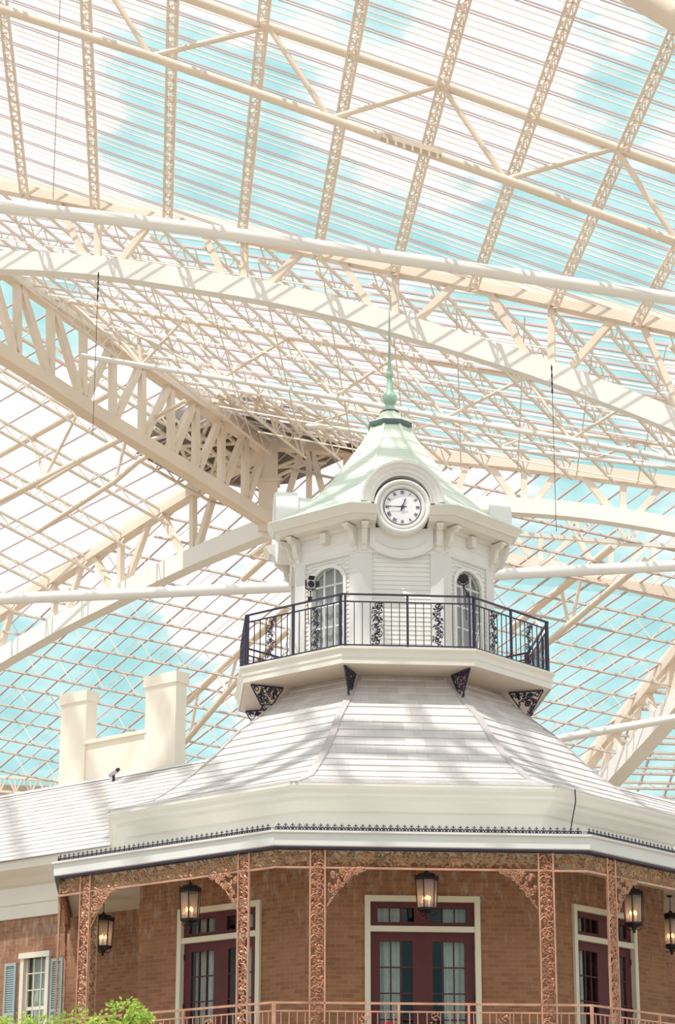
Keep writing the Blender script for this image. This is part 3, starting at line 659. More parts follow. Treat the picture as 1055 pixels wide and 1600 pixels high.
    # roof
    t = thing('wing_roof', FP(k, sg_*8, 0, 8.9), 'pale shingled gable roof of the %s wing' % side, 'roof')
    b = MB(); stepped_roof(b, k, AW+.66, 8.93, -.57, 11.28, *R(2.9, 17)); b.build('roof_slope', 'shingle', t)
    b = MB(); e = R(2.9, 17); b.band(k, [(AW+.5, 8.85), (AW+.64, 8.92), (-.57, 11.27), (-4.2, 8.93), (-4, 8.8)], *e); b.build('roof_core', 'fascia', t)
    b = MB(); b.band(k, [(-.47, 11.25), (-.57, 11.33), (-.67, 11.25)], *e); b.build('ridge_cap', 'fascia', t)
    if sg_ > 0: return
    # twin-pillared parapet on the ridge
    t = thing('chimney_parapet', FP(k, sg_*8.3, -.9, 11), 'white stucco parapet with two square chimney pillars on the %s wing ridge' % side, 'chimney')
    for r0, r1, z1, dd in ((8.95, 10.15, 13.42, 0), (5.95, 7.45, 13.42, 0)):
        if r0 < 7: r0 = 6.52
        else: r0 = 9.33
        b = MB(); b.fbox(k, *R(r0, r1), -.95, -.62, 10.6, z1-.16); b.fbox(k, *R(r0-.04, r1+.04), -.99, -.58, z1-.24, z1); b.build('pillar', 'chimney', t)
    b = MB(); b.fbox(k, *R(7.40, 9.38), -1.0, -.66, 10.6, 12.17); b.build('low_wall', 'chimney', t)
    b = MB(); b.fbox(k, *R(7.40, 9.38), -1.06, -.60, 12.17, 12.25); b.build('coping', 'chimney', t)
wing(-1); wing(1)

# ---- gallery: deck, ceiling, roof, fascia
for z0, z1, a1, nm, m, lab in ((3.95, 4.15, 6.4, 'floor', 'concrete', 'deck of the upper gallery'), (7.76, 7.82, 6.30, 'ceiling', 'boards', 'cream boarded ceiling over the gallery')):
    b = MB()
    for k in (-3, -2, -1, 0, 1, 2, 3): b.band(k, [(2.2, z0), (a1, z0), (a1, z1), (2.2, z1)])
    struct(b.build(nm, m), lab)
t = thing('gallery_roof', FP(0, 0, 5.8, 7.8), 'low gallery roof edge with a cool white fascia wrapping round the octagon', 'roof')
for k in (-2, -1, 0, 1, 2):
    b = MB(); b.band(k, [(6.20, 7.76), (6.31, 7.76), (6.335, 7.78), (6.335, 7.965), (6.35, 7.97), (6.375, 7.985), (6.375, 8.02), (6.2, 8.03)]); b.build('fascia', 'fascia', t)
b = MB()
for k in (-2, -1, 0, 1, 2): b.band(k, [(4.7, 7.83), (6.25, 7.83), (6.3, 8.02), (4.7, 8.25)])
b.build('roof_deck', 'fascia', t)
b = MB()
for k in (-2, -1, 0, 1, 2): b.band(k, [(6.15, 7.725), (6.315, 7.725), (6.315, 7.765), (6.15, 7.765)])
b.build('lintel', 'iron', t)  # dark iron beam also draws the shadow line below the fascia
for k, wh in ((-2, 'far left'), (-1, 'left'), (0, 'front'), (1, 'right'), (2, 'far right')):
    b = MB(); a = 6.27; h = a*T8; n = int(2*h/.118)
    for i in range(n):
        s_ = -h+.06+i*(2*h-.1)/n; P = lambda x, z: FP(k, s_+x, a, 8.02+z)
        b.bar(P(0, 0), P(0, .13), .013); b.bar(P(-.03, .10), P(.03, .10), .013)
        for e in (-1, 1): b.tube([P(e*.05, .0), P(e*.055, .04), P(e*.04, .07), P(e*.015, .065), P(e*.012, .035), P(e*.03, .03)], .010, 4)
    b.bar(FP(k, -h, a, 8.035), FP(k, h, a, 8.035), .018); b.bar(FP(k, -h, a, 8.075), FP(k, h, a, 8.075), .008)
    tag(b.build('iron_cresting', 'iron'), 'dark iron cresting of tiny fleurs along the %s edge of the gallery roof' % wh, 'cresting', 'iron cresting on the gallery roof')

# ---- main cornice of the octagon
b = MB()
for k in (-3, -2, -1, 0, 1, 2, 3):
    b.band(k, [(4.7, 7.9), (5.06, 7.9), (5.06, 8.30), (5.0, 8.32), (5.0, 8.56), (5.06, 8.58), (5.14, 8.66), (5.24, 8.72), (5.26, 8.78), (5.33, 8.80), (5.36, 8.83), (5.37, 8.90), (5.42, 8.95), (5.42, 9.0), (4.7, 9.05)])
tag(b.build('main_cornice', 'cream'), 'broad cream cornice wrapping the octagon between gallery and shingled roof', 'cornice')

# ---- skirt roof
SK = [(5.42, 8.99), (4.98, 9.13), (4.62, 9.26), (4.25, 9.53), (3.88, 9.83), (3.5, 10.2), (3.05, 10.71), (2.6, 11.1), (2.1, 11.58), (1.95, 11.74)]
t = thing('skirt_roof', FP(0, 0, 0, 9), 'pale slate bell-shaped octagonal roof under the tower balcony', 'roof')
for k in range(-4, 4):
    b = MB()
    for (a0_, z0_), (a1_, z1_) in zip(SK, SK[1:]):
        if math.hypot(a1_-a0_, z1_-z0_) < .3: b.band(k, [(a0_, z0_), (a0_, z0_+.02), (a1_, z1_+.004), (a1_, z1_-.1), (a0_, z0_-.1)])
        else: stepped_roof(b, k, a0_, z0_, a1_, z1_, None, None, .22, .022)
    pr = SK+[(1.9, 9)]; b.band(k, pr); b.build('roof_slope', 'shingle', t)
for k in range(-4, 4):
    b = MB(); r = 1/math.cos(PI/8); dv = (nrm(k)+nrm(k+1)).normalized()
    b.sweep([C0+dv*(a*r)+Vector((0, 0, z+.012)) for a, z in SK], .14, .03); b.build('hip_cap', 'shingle', t)

# ================================================================== BALCONY
t = thing('balcony', FP(0, 0, 0, 11.69), 'cream octagonal balcony platform jutting out round the clock tower', 'balcony')
b = MB()
for k in range(-4, 4): b.band(k, [(1.8, 11.72), (2.94, 11.72), (2.94, 11.69), (2.965, 11.69), (2.965, 11.80), (2.985, 11.815), (2.985, 11.9), (3.0, 11.92), (3.03, 11.96), (3.03, 12.0), (1.8, 12.0)])
b.build('platform', 'cream', t)
b = MB()
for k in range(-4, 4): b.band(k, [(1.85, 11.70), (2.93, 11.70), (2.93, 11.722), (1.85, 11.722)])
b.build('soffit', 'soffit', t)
for k in range(-4, 4):
    dv = (nrm(k)+nrm(k+1)).normalized(); P = lambda r_, z: C0+dv*r_+Vector((0, 0, z)); b = MB()
    r0, r1, z1 = 2.36, 3.04, 11.69
    b.bar(P(r0, z1-.015), P(r1, z1-.015), .03); b.bar(P(r1, z1-.02), P(r0+.38, 11.17), .022); b.bar(P(r0, z1-.02), P(r0+.36, 11.13), .022)
    for (cx_, cz, rr) in ((2.52, 11.6, .055), (2.76, 11.57, .07), (2.92, 11.6, .055), (2.96, 11.64, .03), (2.72, 11.43, .06), (2.86, 11.47, .05), (2.80, 11.32, .05), (2.80, 11.22, .03), (2.64, 11.5, .035)):
        b.tube([P(cx_+rr*math.cos(i*.55)*(1-i*.05), cz+rr*math.sin(i*.55)*(1-i*.05)) for i in range(13)], .012, 4)
    rb = random.Random(k+9)
    for i in range(46):
        f = rb.random(); g_ = rb.random(); q0 = Vector((2.38, 11.66)); q1 = Vector((3.0, 11.66)); q2 = Vector((2.72, 11.2))
        if f+g_ > 1: f, g_ = 1-f, 1-g_
        q = q0+(q1-q0)*f+(q2-q0)*g_; rr = rb.uniform(.02, .035); ph = rb.uniform(0, 6)
        b.tube([P(q.x+rr*math.cos(ph+j*.9)*(1-j*.08), q.y+rr*math.sin(ph+j*.9)*(1-j*.08)) for j in range(7)], .012, 4)
    b.build('lace_bracket', 'iron', t)

def scroll(b, P, x0, x1, z0, z1, pitch=.2, r=.010, leaf=.03, n=4, seed=1, bulge=.018):
    """a cast-iron vine of S scrolls and leaves filling a strip; P(x,z,depth) puts it in the world"""
    rnd = random.Random(seed); W = x1-x0; L = z1-z0; m = max(1, round(L/pitch)); pt = L/m; cxx = (x0+x1)/2
    b.tube([P(cxx+W*.22*math.sin(PI*i/3.), z0+pt*i/6, 0) for i in range(int(m*6)+1)], r, n)
    for i in range(m):
        sgn = 1 if i % 2 else -1; cx_ = cxx+sgn*W*.18; cz = z0+pt*(i+.5); R0 = min(W*.30, pt*.48)
        b.tube([P(cx_+sgn*R0*(1-j/13)*math.cos(j*.62), cz+R0*(1-j/13)*math.sin(j*.62), bulge*.5) for j in range(12)], r, n)
        for j in range(5):
            an = rnd.uniform(0, 2*PI); lx = cxx+rnd.uniform(-.44, .44)*W; lz = cz+rnd.uniform(-.5, .5)*pt; l = leaf*rnd.uniform(.8, 1.5); w_ = l*.5
            c, s_ = math.cos(an), math.sin(an); q = [(l, 0), (0, w_), (-l, 0), (0, -w_)]
            vs = [P(min(max(lx+a_*c-b_*s_, x0), x1), lz+a_*s_+b_*c, 0) for a_, b_ in q]+[P(min(max(lx, x0), x1), lz, bulge), P(min(max(lx, x0), x1), lz, -bulge)]
            b.add(vs, [(0, 1, 4), (1, 2, 4), (2, 3, 4), (3, 0, 4), (1, 0, 5), (2, 1, 5), (3, 2, 5), (0, 3, 5)])

t = thing('balcony_railing', FP(0, 0, 2.9, 12.0), 'dark purple iron railing with scroll panels round the tower balcony', 'railing')
AR = 2.92; hR = AR*T8
b = MB()
for k in range(-4, 4): b.band(k, [(AR-.02, 13.0), (AR+.02, 13.0), (AR+.02, 13.03), (AR-.02, 13.03)])
b.build('handrail', 'iron', t)
for zr in (12.875, 12.05):
    b = MB()
    for k in range(-4, 4): b.band(k, [(AR-.012, zr-.012), (AR+.012, zr-.012), (AR+.012, zr+.012), (AR-.012, zr+.012)])
    b.build('rail', 'iron', t)
for k in range(-4, 4):
    for s_ in (-hR+.05, 0, hR-.05): mb1('fbox', k, s_-.02, s_+.02, AR-.02, AR+.02, 12.0, 13.02).build('post', 'iron', t)
    if k in (-2, -1, 0, 1, 2):
        for s_ in (.15, .3, .84, .99):
            for g in (-1, 1): mb1('fbox', k, g*s_-.007, g*s_+.007, AR-.007, AR+.007, 12.05, 12.875).build('baluster', 'iron', t)
    else:
        b = MB()
        for s_ in (.15, .3, .84, .99):
            for g in (-1, 1): b.fbox(k, g*s_-.007, g*s_+.007, AR-.007, AR+.007, 12.05, 12.875)
        b.build('balusters', 'iron', t)
    for g in (-1, 1):
        b = MB(); c = g*.565
        for e in (-.125, .125): b.fbox(k, c+e-.007, c+e+.007, AR-.007, AR+.007, 12.05, 12.875)
        scroll(b, lambda x, z, d, k=k: FP(k, x, AR+d, z), c-.11, c+.11, 12.07, 12.86, .2, .009, .03, 4, k*3+g, .01); scroll(b, lambda x, z, d, k=k: FP(k, x, AR+d, z), c-.11, c+.11, 12.07, 12.86, .13, .008, .026, 4, k*3+g+50, .01); b.build('scroll_panel', 'iron', t)

# ================================================================== CLOCK TOWER
tw = thing('clock_tower', FP(0, 0, 0, 12.0), 'cream octagonal clock tower with louvred siding and a pale green bell roof', 'clock tower')
WA = 1.90; hW = WA*T8
def siding(b, k, s0, s1, z0, z1, step=.086):
    n = int((z1-z0)/step)
    for i in range(n):
        za, zb = z0+i*(z1-z0)/n, z0+(i+1)*(z1-z0)/n; pr = [(WA-.1, za), (WA+.022, za), (WA+.004, zb), (WA-.1, zb)]; b.band(k, pr, s0, s1)
WZ = [(-.40, 12.0), (-.40, 13.70), (-.30, 13.85), (-.16, 13.93), (0, 13.96), (.16, 13.93), (.30, 13.85), (.40, 13.70), (.40, 12.0)]
for k in range(-4, 4):
    b = MB()
    if k % 2 == 0: siding(b, k, -.62, .62, 12.0, 14.12)
    else:
        siding(b, k, -.62, -.42, 12.0, 14.12); siding(b, k, .42, .62, 12.0, 14.12); siding(b, k, -.42, .42, 13.99, 14.12, .06)
        for (x0, z0), (x1, z1) in zip(WZ[1:-1], WZ[2:-1]):      # spandrels over the arch
            q = [(x0, z0), (x1, z1), (x1, 14.0), (x0, 14.0)]
            b.hexa([FP(k, x, a, z) for a in (WA, WA-.1) for x, z in q])
        b.fbox(k, -.43, -.40, WA-.1, WA, 12, 14); b.fbox(k, .40, .43, WA-.1, WA, 12, 14)
    b.build('siding', 'siding', tw)
for k in range(-4, 4):
    b = MB(); h2 = (WA+.05)*T8
    b.band(k, [(WA-.02, 12.0), (WA+.05, 12.0), (WA+.05, 14.17), (WA-.02, 14.17)], .56, None); b.band(k+1, [(WA-.02, 12.0), (WA+.05, 12.0), (WA+.05, 14.17), (WA-.02, 14.17)], None, -.56)
    b.build('pilaster', 'pilaster', tw)
b = MB()
for k in range(-4, 4): b.band(k, [(WA-.1, 14.10), (WA+.06, 14.12), (WA+.075, 14.15), (WA+.055, 14.19), (WA+.05, 14.36), (WA+.065, 14.37), (WA+.065, 14.395), (WA+.05, 14.40), (WA+.05, 14.62), (WA-.1, 14.62)])
b.build('frieze', 'siding', tw)
CP = [(WA-.05, 14.60), (WA+.08, 14.60), (WA+.12, 14.66), (WA+.36, 14.68), (WA+.40, 14.72), (WA+.44, 14.765), (WA+.5, 14.775), (WA+.505, 14.80), (2.47, 14.90), (2.49, 14.93), (2.40, 14.96), (WA-.4, 15.1)]
for k in range(-4, 4):
    b = MB()
    if k % 2: b.band(k, CP)
    else: b.band(k, CP, None, -.50); b.build('cornice', 'cream', tw); b = MB(); b.band(k, CP, .50, None)
    b.build('cornice', 'cream', tw)
# corbels
def corbel(k, s_, wd=.11):
    pr = [(WA+.04, 14.62), (WA+.36, 14.66), (WA+.37, 14.60), (WA+.31, 14.54), (WA+.24, 14.53), (WA+.20, 14.46), (WA+.19, 14.36), (WA+.15, 14.27), (WA+.10, 14.24), (WA+.09, 14.16), (WA+.04, 14.14)]
    b = MB(); b.band(k, pr, s_-wd/2, s_+wd/2); b.band(k, [(WA+.30, 14.64), (WA+.385, 14.64), (WA+.385, 14.60), (WA+.30, 14.58)], s_-wd/2-.015, s_+wd/2+.015); return b.build('corbel', 'cream', tw)
for k in range(-4, 4):
    for s_ in (-.72, .72): corbel(k, s_)
    if k % 2: mb1('fbox', k, -.07, .07, WA+.04, WA+.19, 14.42, 14.63).build('block', 'cream', tw)
# arched windows on the diagonal faces
def arch_pts(grow, z0):
    return [(x*(1+grow/.4), z if i in (0, 8) else z+grow*(1 if abs(x) < .35 else .55)) for i, (x, z) in enumerate(WZ)]
for k in (-3, -1, 1, 3):
    b = MB(); A_, B_ = arch_pts(0, 0), arch_pts(.07, 0)
    for i in range(8):
        q = [A_[i], A_[i+1], B_[i+1], B_[i]]; b.hexa([FP(k, x, a, z) for a in (WA+.05, WA-.04) for x, z in q])
    wn = b.build('window', 'siding', tw)
    b = MB()
    for c in (-.135, .135): b.fbox(k, c-.012, c+.012, WA-.06, WA-.02, 12.0, 13.93)
    for z in (12.35, 12.8, 13.22, 13.62): b.fbox(k, -.4, .4, WA-.06, WA-.02, z-.012, z+.012)
    b.build('muntins', 'siding', wn)
    b = MB(); A2 = [FP(k, x, WA-.045, z) for x, z in WZ]; b.add(A2, [tuple(range(9))]); b.build('pane', 'glass', wn, fix=False)
    b = MB(); vs = []; fs = []
    for i in range(33): f = i/32; s_ = -.42+.84*f; vs += [FP(k, s_, WA-.12+.012*math.sin(f*26), 12.0), FP(k, s_, WA-.12+.012*math.sin(f*26), 14.0)]
    for i in range(32): fs.append((2*i, 2*i+2, 2*i+3, 2*i+1))
    b.add(vs, fs, smooth=True); b.build('blind', mat('grey_blind', (.45, .42, .43), .9), wn, fix=False)
# clocks in arched hoods on the straight faces
GL = {'I': [((0, 0), (0, 1))], 'V': [((-.28, 1), (0, 0)), ((.28, 1), (0, 0))], 'X': [((-.26, 0), (.26, 1)), ((.26, 0), (-.26, 1))]}
GW = {'I': .26, 'V': .62, 'X': .58}
CZ = 14.97
def clock(k, wh):
    P = lambda x, z, a: FP(k, x, a, CZ+z)
    def ring(b, prof, a0=0, a1=2*PI, n=48, cz=0, close=False):
        vs = []; m = len(prof)
        for i in range(n+1):
            an = a0+(a1-a0)*i/n
            for r_, a in prof: vs.append(P(r_*math.cos(an), cz+r_*math.sin(an), a))
        fs = [(i*m+j, i*m+(j+1) % m, (i+1)*m+(j+1) % m, (i+1)*m+j) for i in range(n) for j in range(m)]
        b.add(vs, fs, smooth=False)
        if close: b.add(vs[:m], [tuple(range(m))]); b.add(vs[-m:], [tuple(range(m))])
    b = MB(); ring(b, [(.545, WA-.1), (.545, 2.22), (.53, 2.27), (.50, 2.28), (.47, 2.25), (.45, 2.20), (.44, 2.20), (.425, 2.235), (.395, 2.235), (.375, 2.19), (.375, WA-.1)])
    sr = b.build('clock_surround', 'siding', tw)
    b = MB(); b.add([P(.385*math.cos(i*PI/24), .385*math.sin(i*PI/24), 2.19) for i in range(48)], [tuple(range(48))]); b.build('dial', 'dial', sr, fix=False)
    b = MB(); ring(b, [(.363, 2.191), (.363, 2.2), (.35, 2.2), (.35, 2.191)])
    wd = ['XII', 'I', 'II', 'III', 'IV', 'V', 'VI', 'VII', 'VIII', 'IX', 'X', 'XI']
    for i, s_ in enumerate(wd):
        an = -i*PI/6; hgt = .066; tot = sum(GW[c] for c in s_)*hgt; x = -tot/2
        for c in s_:
            x += GW[c]*hgt/2
            for (xa, ya), (xb, yb) in GL[c]:
                q = []
                for xx, yy in ((xa, ya), (xb, yb)):
                    lx, ly = x+xx*hgt, .262+yy*hgt; q.append(P(lx*math.cos(an)-ly*math.sin(an), lx*math.sin(an)+ly*math.cos(an), 2.196))
                b.bar(q[0], q[1], .008, .006, nrm(k))
            x += GW[c]*hgt/2
    b.build('numerals', 'iron', sr)
    for nm, an, L_, w_, tail in (('hour_hand', math.radians(70), .2, .034, .08), ('minute_hand', math.radians(179.5), .325, .024, .085)):
        d = (math.cos(an), math.sin(an)); nn = (-d[1], d[0]); b = MB(); aa = 2.205 if nm == 'hour_hand' else 2.215
        out = [(-tail, w_*.4), (-tail*.6, w_*.35), (0, w_*.5), (L_*.3, w_*.35), (L_*.62, w_*.22), (L_*.72, w_*.5), (L_*.8, w_*.25), (L_, 0), (L_*.8, -w_*.25), (L_*.72, -w_*.5), (L_*.62, -w_*.22), (L_*.3, -w_*.35), (0, -w_*.5), (-tail*.6, -w_*.35), (-tail, -w_*.4)]
        q = [(d[0]*l+nn[0]*o, d[1]*l+nn[1]*o) for l, o in out]; m_ = len(q)
        b.add([P(x, z, aa) for x, z in q]+[P(x, z, aa+.006) for x, z in q], [tuple(range(m_)), tuple(range(2*m_-1, m_-1, -1))]+[(i, (i+1) % m_, m_+(i+1) % m_, m_+i) for i in range(m_)])
        b.build(nm, 'iron', sr)
    b = MB(); ring(b, [(.028, 2.19), (.028, 2.225), (.001, 2.23)], n=12); b.build('hub', 'iron', sr)
    # hood: stepped half rings over the clock, legs down to the cornice
    b = MB(); hp = [(.54, WA), (.54, 2.18), (.58, 2.19), (.60, 2.22), (.66, 2.23), (.68, 2.27), (.74, 2.28), (.755, 2.33), (.80, 2.34), (.81, 2.28), (.81, WA)]
    ring(b, hp, -.02, PI+.02, 36, .10, True)
    b.build('clock_hood', 'siding', tw)
    # aprons below: board with a round lower edge and two mouldings
    b = MB(); n = 20; arc = [(.95*math.cos(-PI/2+(-.70+1.40*i/n)), .95*math.sin(-PI/2+(-.70+1.40*i/n))) for i in range(n+1)]
    for i in range(n):
        q = [arc[i], arc[i+1], (arc[i+1][0], -.36), (arc[i][0], -.36)]; b.hexa([P(x, z, a) for a in (WA+.09, WA) for x, z in q])
    for rr, aa in ((.95, WA+.10), (.77, WA+.10)):
        b.tube([P(rr*math.cos(-PI/2+(-.66+1.32*i/n)), rr*math.sin(-PI/2+(-.66+1.32*i/n)), aa) for i in range(n+1)], .018, 6)
    b.build('apron', 'siding', tw)
    # round-backed copper dormer behind the hood
    b = MB(); ring(b, [(.66, .9), (.76, 2.2), (.72, 2.2), (.62, .9)], 0, PI, 24, .08, True); b.build('dormer_roof', 'copper', tw)
for k, wh in ((0, 'front'), (-2, 'left'), (2, 'right')): clock(k, wh)
# bell roof
BR = [(2.50, 14.93), (2.28, 15.02), (2.0, 15.2), (1.72, 15.42), (1.45, 15.70), (1.20, 16.0), (.98, 16.32), (.78, 16.62), (.58, 16.92), (.42, 17.2), (.37, 17.33)]
b = MB()
for k in range(-4, 4):
    for (a0_, z0_), (a1_, z1_) in zip(BR, BR[1:]):
        for e_ in (((None, -.62), (.62, None)) if k % 2 == 0 and z0_ < 15.4 else ((None, None),)):      # the clock hoods interrupt the eaves
            b.band(k, [(a0_, z0_), (a0_+.006, z0_+.012), (a1_+.001, z1_+.001), (a1_-.05, z1_-.03), (a0_-.05, z0_-.03)], *e_)
b.build('bell_roof', 'copper', tw)
b = MB(); rr = 1/math.cos(PI/8)
for k in range(-4, 4):
    dv = (nrm(k)+nrm(k+1)).normalized(); b.sweep([C0+dv*(a*rr+.005)+Vector((0, 0, z)) for a, z in BR], .05, .035)
b.build('hip_seams', 'copper', tw)
b = MB()
for k in range(-4, 4): b.band(k, [(.2, 17.30), (.385, 17.30), (.43, 17.34), (.43, 17.41), (.2, 17.43)])
b.build('cap_band', 'verdigris_dark', tw)
b = MB()
for k in range(-4, 4): b.band(k, [(.1, 17.40), (.42, 17.41), (.32, 17.47), (.23, 17.56), (.165, 17.68), (.1, 17.68)])
b.build('cap', 'copper', tw)
ax = (CX, CY, 0)
b = MB(); b.lathe(ax, [(.19, 17.675), (.195, 17.695), (.17, 17.71)], 20); b.build('collar', 'verdigris_dark', tw)
b = MB(); b.lathe(ax, [(.15, 17.70), (.13, 17.74), (.085, 17.84), (.08, 17.87), (.12, 17.89), (.148, 17.95), (.152, 18.0), (.14, 18.06), (.09, 18.11), (.075, 18.15), (.07, 18.3), (.045, 18.42), (.055, 18.45), (.08, 18.50), (.08, 18.53), (.055, 18.56), (.035, 18.6), (.028, 19.0), (.018, 19.6), (.006, 20.2), (0, 20.22)], 20)
b.build('finial', 'verdigris', tw)

# ================================================================== GALLERY IRONWORK
AC = 6.237
def column(k, s_, label, flip, wd=.27):
    t = thing('iron_column', FP(k, s_, AC, 4.15), label, 'iron column', 'lace iron columns of the gallery')
    for e in (-1, 1): mb1('fbox', k, s_+e*(wd/2-.014)-.014, s_+e*(wd/2-.014)+.014, AC-.018, AC+.018, 4.15, 7.72).build('side_bar', 'copper_iron', t)
    b = MB(); scroll(b, lambda x, z, d: FP(k, x, AC+d, z), s_-wd/2+.03, s_+wd/2-.03, 4.2, 7.70, .17, .012, .042, 4, int(s_*10)+k*31, .028)
    scroll(b, lambda x, z, d: FP(k, x, AC+d, z), s_-wd/2+.03, s_+wd/2-.03, 4.2, 7.70, .12, .009, .036, 4, int(s_*10)+k*31+5, .024); b.build('scroll_panel', 'copper_iron', t)
    # quarter-round lace bracket toward the middle of the face
    g = -1 if s_ > 0 else 1; x0 = s_+g*wd/2; b = MB(); rnd = random.Random(int(s_*7)+k)
    edge = [(x0+g*(.02+.66*(i/12)**1.0), 7.42-.62*(1-(i/12))**1.7) for i in range(13)]
    b.tube([FP(k, x, AC, z) for x, z in edge], .012, 4)
    b.fbox(k, min(x0, x0+g*.68), max(x0, x0+g*.68), AC-.012, AC+.012, 7.41, 7.43)
    for i in range(64):
        f = rnd.uniform(0, .92); zt = 7.42; zb = 7.42-.62*(1-f)**1.7; x = x0+g*(.03+.66*f); z = rnd.uniform(zb, zt); r_ = rnd.uniform(.03, .055); ph = rnd.uniform(0, 6)
        b.tube([FP(k, x+r_*(1-j/10)*math.cos(ph+j*.7), AC+.01, z+r_*(1-j/10)*math.sin(ph+j*.7)) for j in range(9)], .010, 4)
        l = .045; an = rnd.uniform(0, 6.28); c, s2 = math.cos(an), math.sin(an)
        vs = [FP(k, x+a_*c-b_*s2, AC, z+a_*s2+b_*c) for a_, b_ in ((l, 0), (0, l*.5), (-l, 0), (0, -l*.5))]+[FP(k, x, AC+.025, z), FP(k, x, AC-.025, z)]
        b.add(vs, [(0, 1, 4), (1, 2, 4), (2, 3, 4), (3, 0, 4), (1, 0, 5), (2, 1, 5), (3, 2, 5), (0, 3, 5)])
    b.build('lace_bracket', 'copper_iron', t)
    if abs(k) == 1 and s_*k > 0:                                    # the corner columns turn inward with a second panel
        g = 1 if s_ < 0 else -1; sx = s_+g*.13; b = MB()
        for q in range(2): scroll(b, lambda x, z, d: FP(k, sx+d, x, z), AC-.17, AC-.03, 4.2, 7.42, .17-.05*q, .012, .038, 4, 5+q, .02)
        for a_ in (AC-.185, AC-.015): b.bar(FP(k, sx, a_, 4.15), FP(k, sx, a_, 7.45), .022)
        tag(b.build('return_panel', 'bronze_iron', t), 'darker panel turned inward', None)
    return t
WH = {-2: 'far left', -1: 'left', 0: 'front', 1: 'right', 2: 'far right'}
for k in (-2, -1, 0, 1, 2):
    for s_ in (-1.89, 1.89):
        column(k, s_, 'copper-painted lace iron column, %s one of the %s side of the gallery' % ('left' if s_ < 0 else 'right', WH[k]), 1)
for k in (-2, -1, 0, 1, 2):
    h = AC*T8; t = thing('iron_frieze', FP(k, 0, AC, 7.4), 'weathered scroll iron frieze under the %s fascia of the gallery' % WH[k], 'iron frieze', 'lace iron friezes of the gallery')
    b = MB(); P = lambda x, z, d: FP(k, z, AC-.035+d, x)
    for q in range(2): scroll(b, P, 7.45+.01, 7.71, -h, h, .22-.07*q, .013-.003*q, .05, 4, 77+k+q*9, .03)
    b.build('scroll_panel', 'bronze_iron', t)
    b = MB(); b.band(k, [(AC-.03, 7.41), (AC+.012, 7.41), (AC+.012, 7.445), (AC-.03, 7.445)]); b.build('bottom_rail', 'copper_iron', t)
    t = thing('gallery_railing', FP(k, 0, AC, 4.15), 'copper iron railing at the foot of the %s side of the gallery' % WH[k], 'railing', 'gallery railings')
    for z, w_ in ((5.25, .018), (5.12, .012), (4.3, .012)):
        b = MB(); b.band(k, [(AC-w_, z-w_), (AC+w_, z-w_), (AC+w_, z+w_), (AC-w_, z+w_)]); b.build('rail', 'copper_iron', t)
    for s_ in (-h+.01, -.57, .57, h-.01): mb1('fbox', k, s_-.02, s_+.02, AC-.02, AC+.02, 4.15, 5.25).build('post', 'copper_iron', t)
    for j in range(-19, 20):
        s_ = j*.13
        if min(abs(s_), abs(abs(s_)-1.13)) < .14 or min(abs(abs(s_)-.57), abs(abs(s_)-1.89)) < .07: continue
        mb1('fbox', k, s_-.007, s_+.007, AC-.007, AC+.007, 4.3, 5.12).build('baluster', 'copper_iron', t)
    for c in (-1.13, 0, 1.13):
        b = MB()
        for e in (-.11, .11): b.fbox(k, c+e-.007, c+e+.007, AC-.007, AC+.007, 4.3, 5.12)
        scroll(b, lambda x, z, d: FP(k, x, AC+d, z), c-.10, c+.10, 4.32, 5.11, .2, .01, .03, 4, int(c*9)+k, .015); b.build('scroll_panel', 'copper_iron', t)
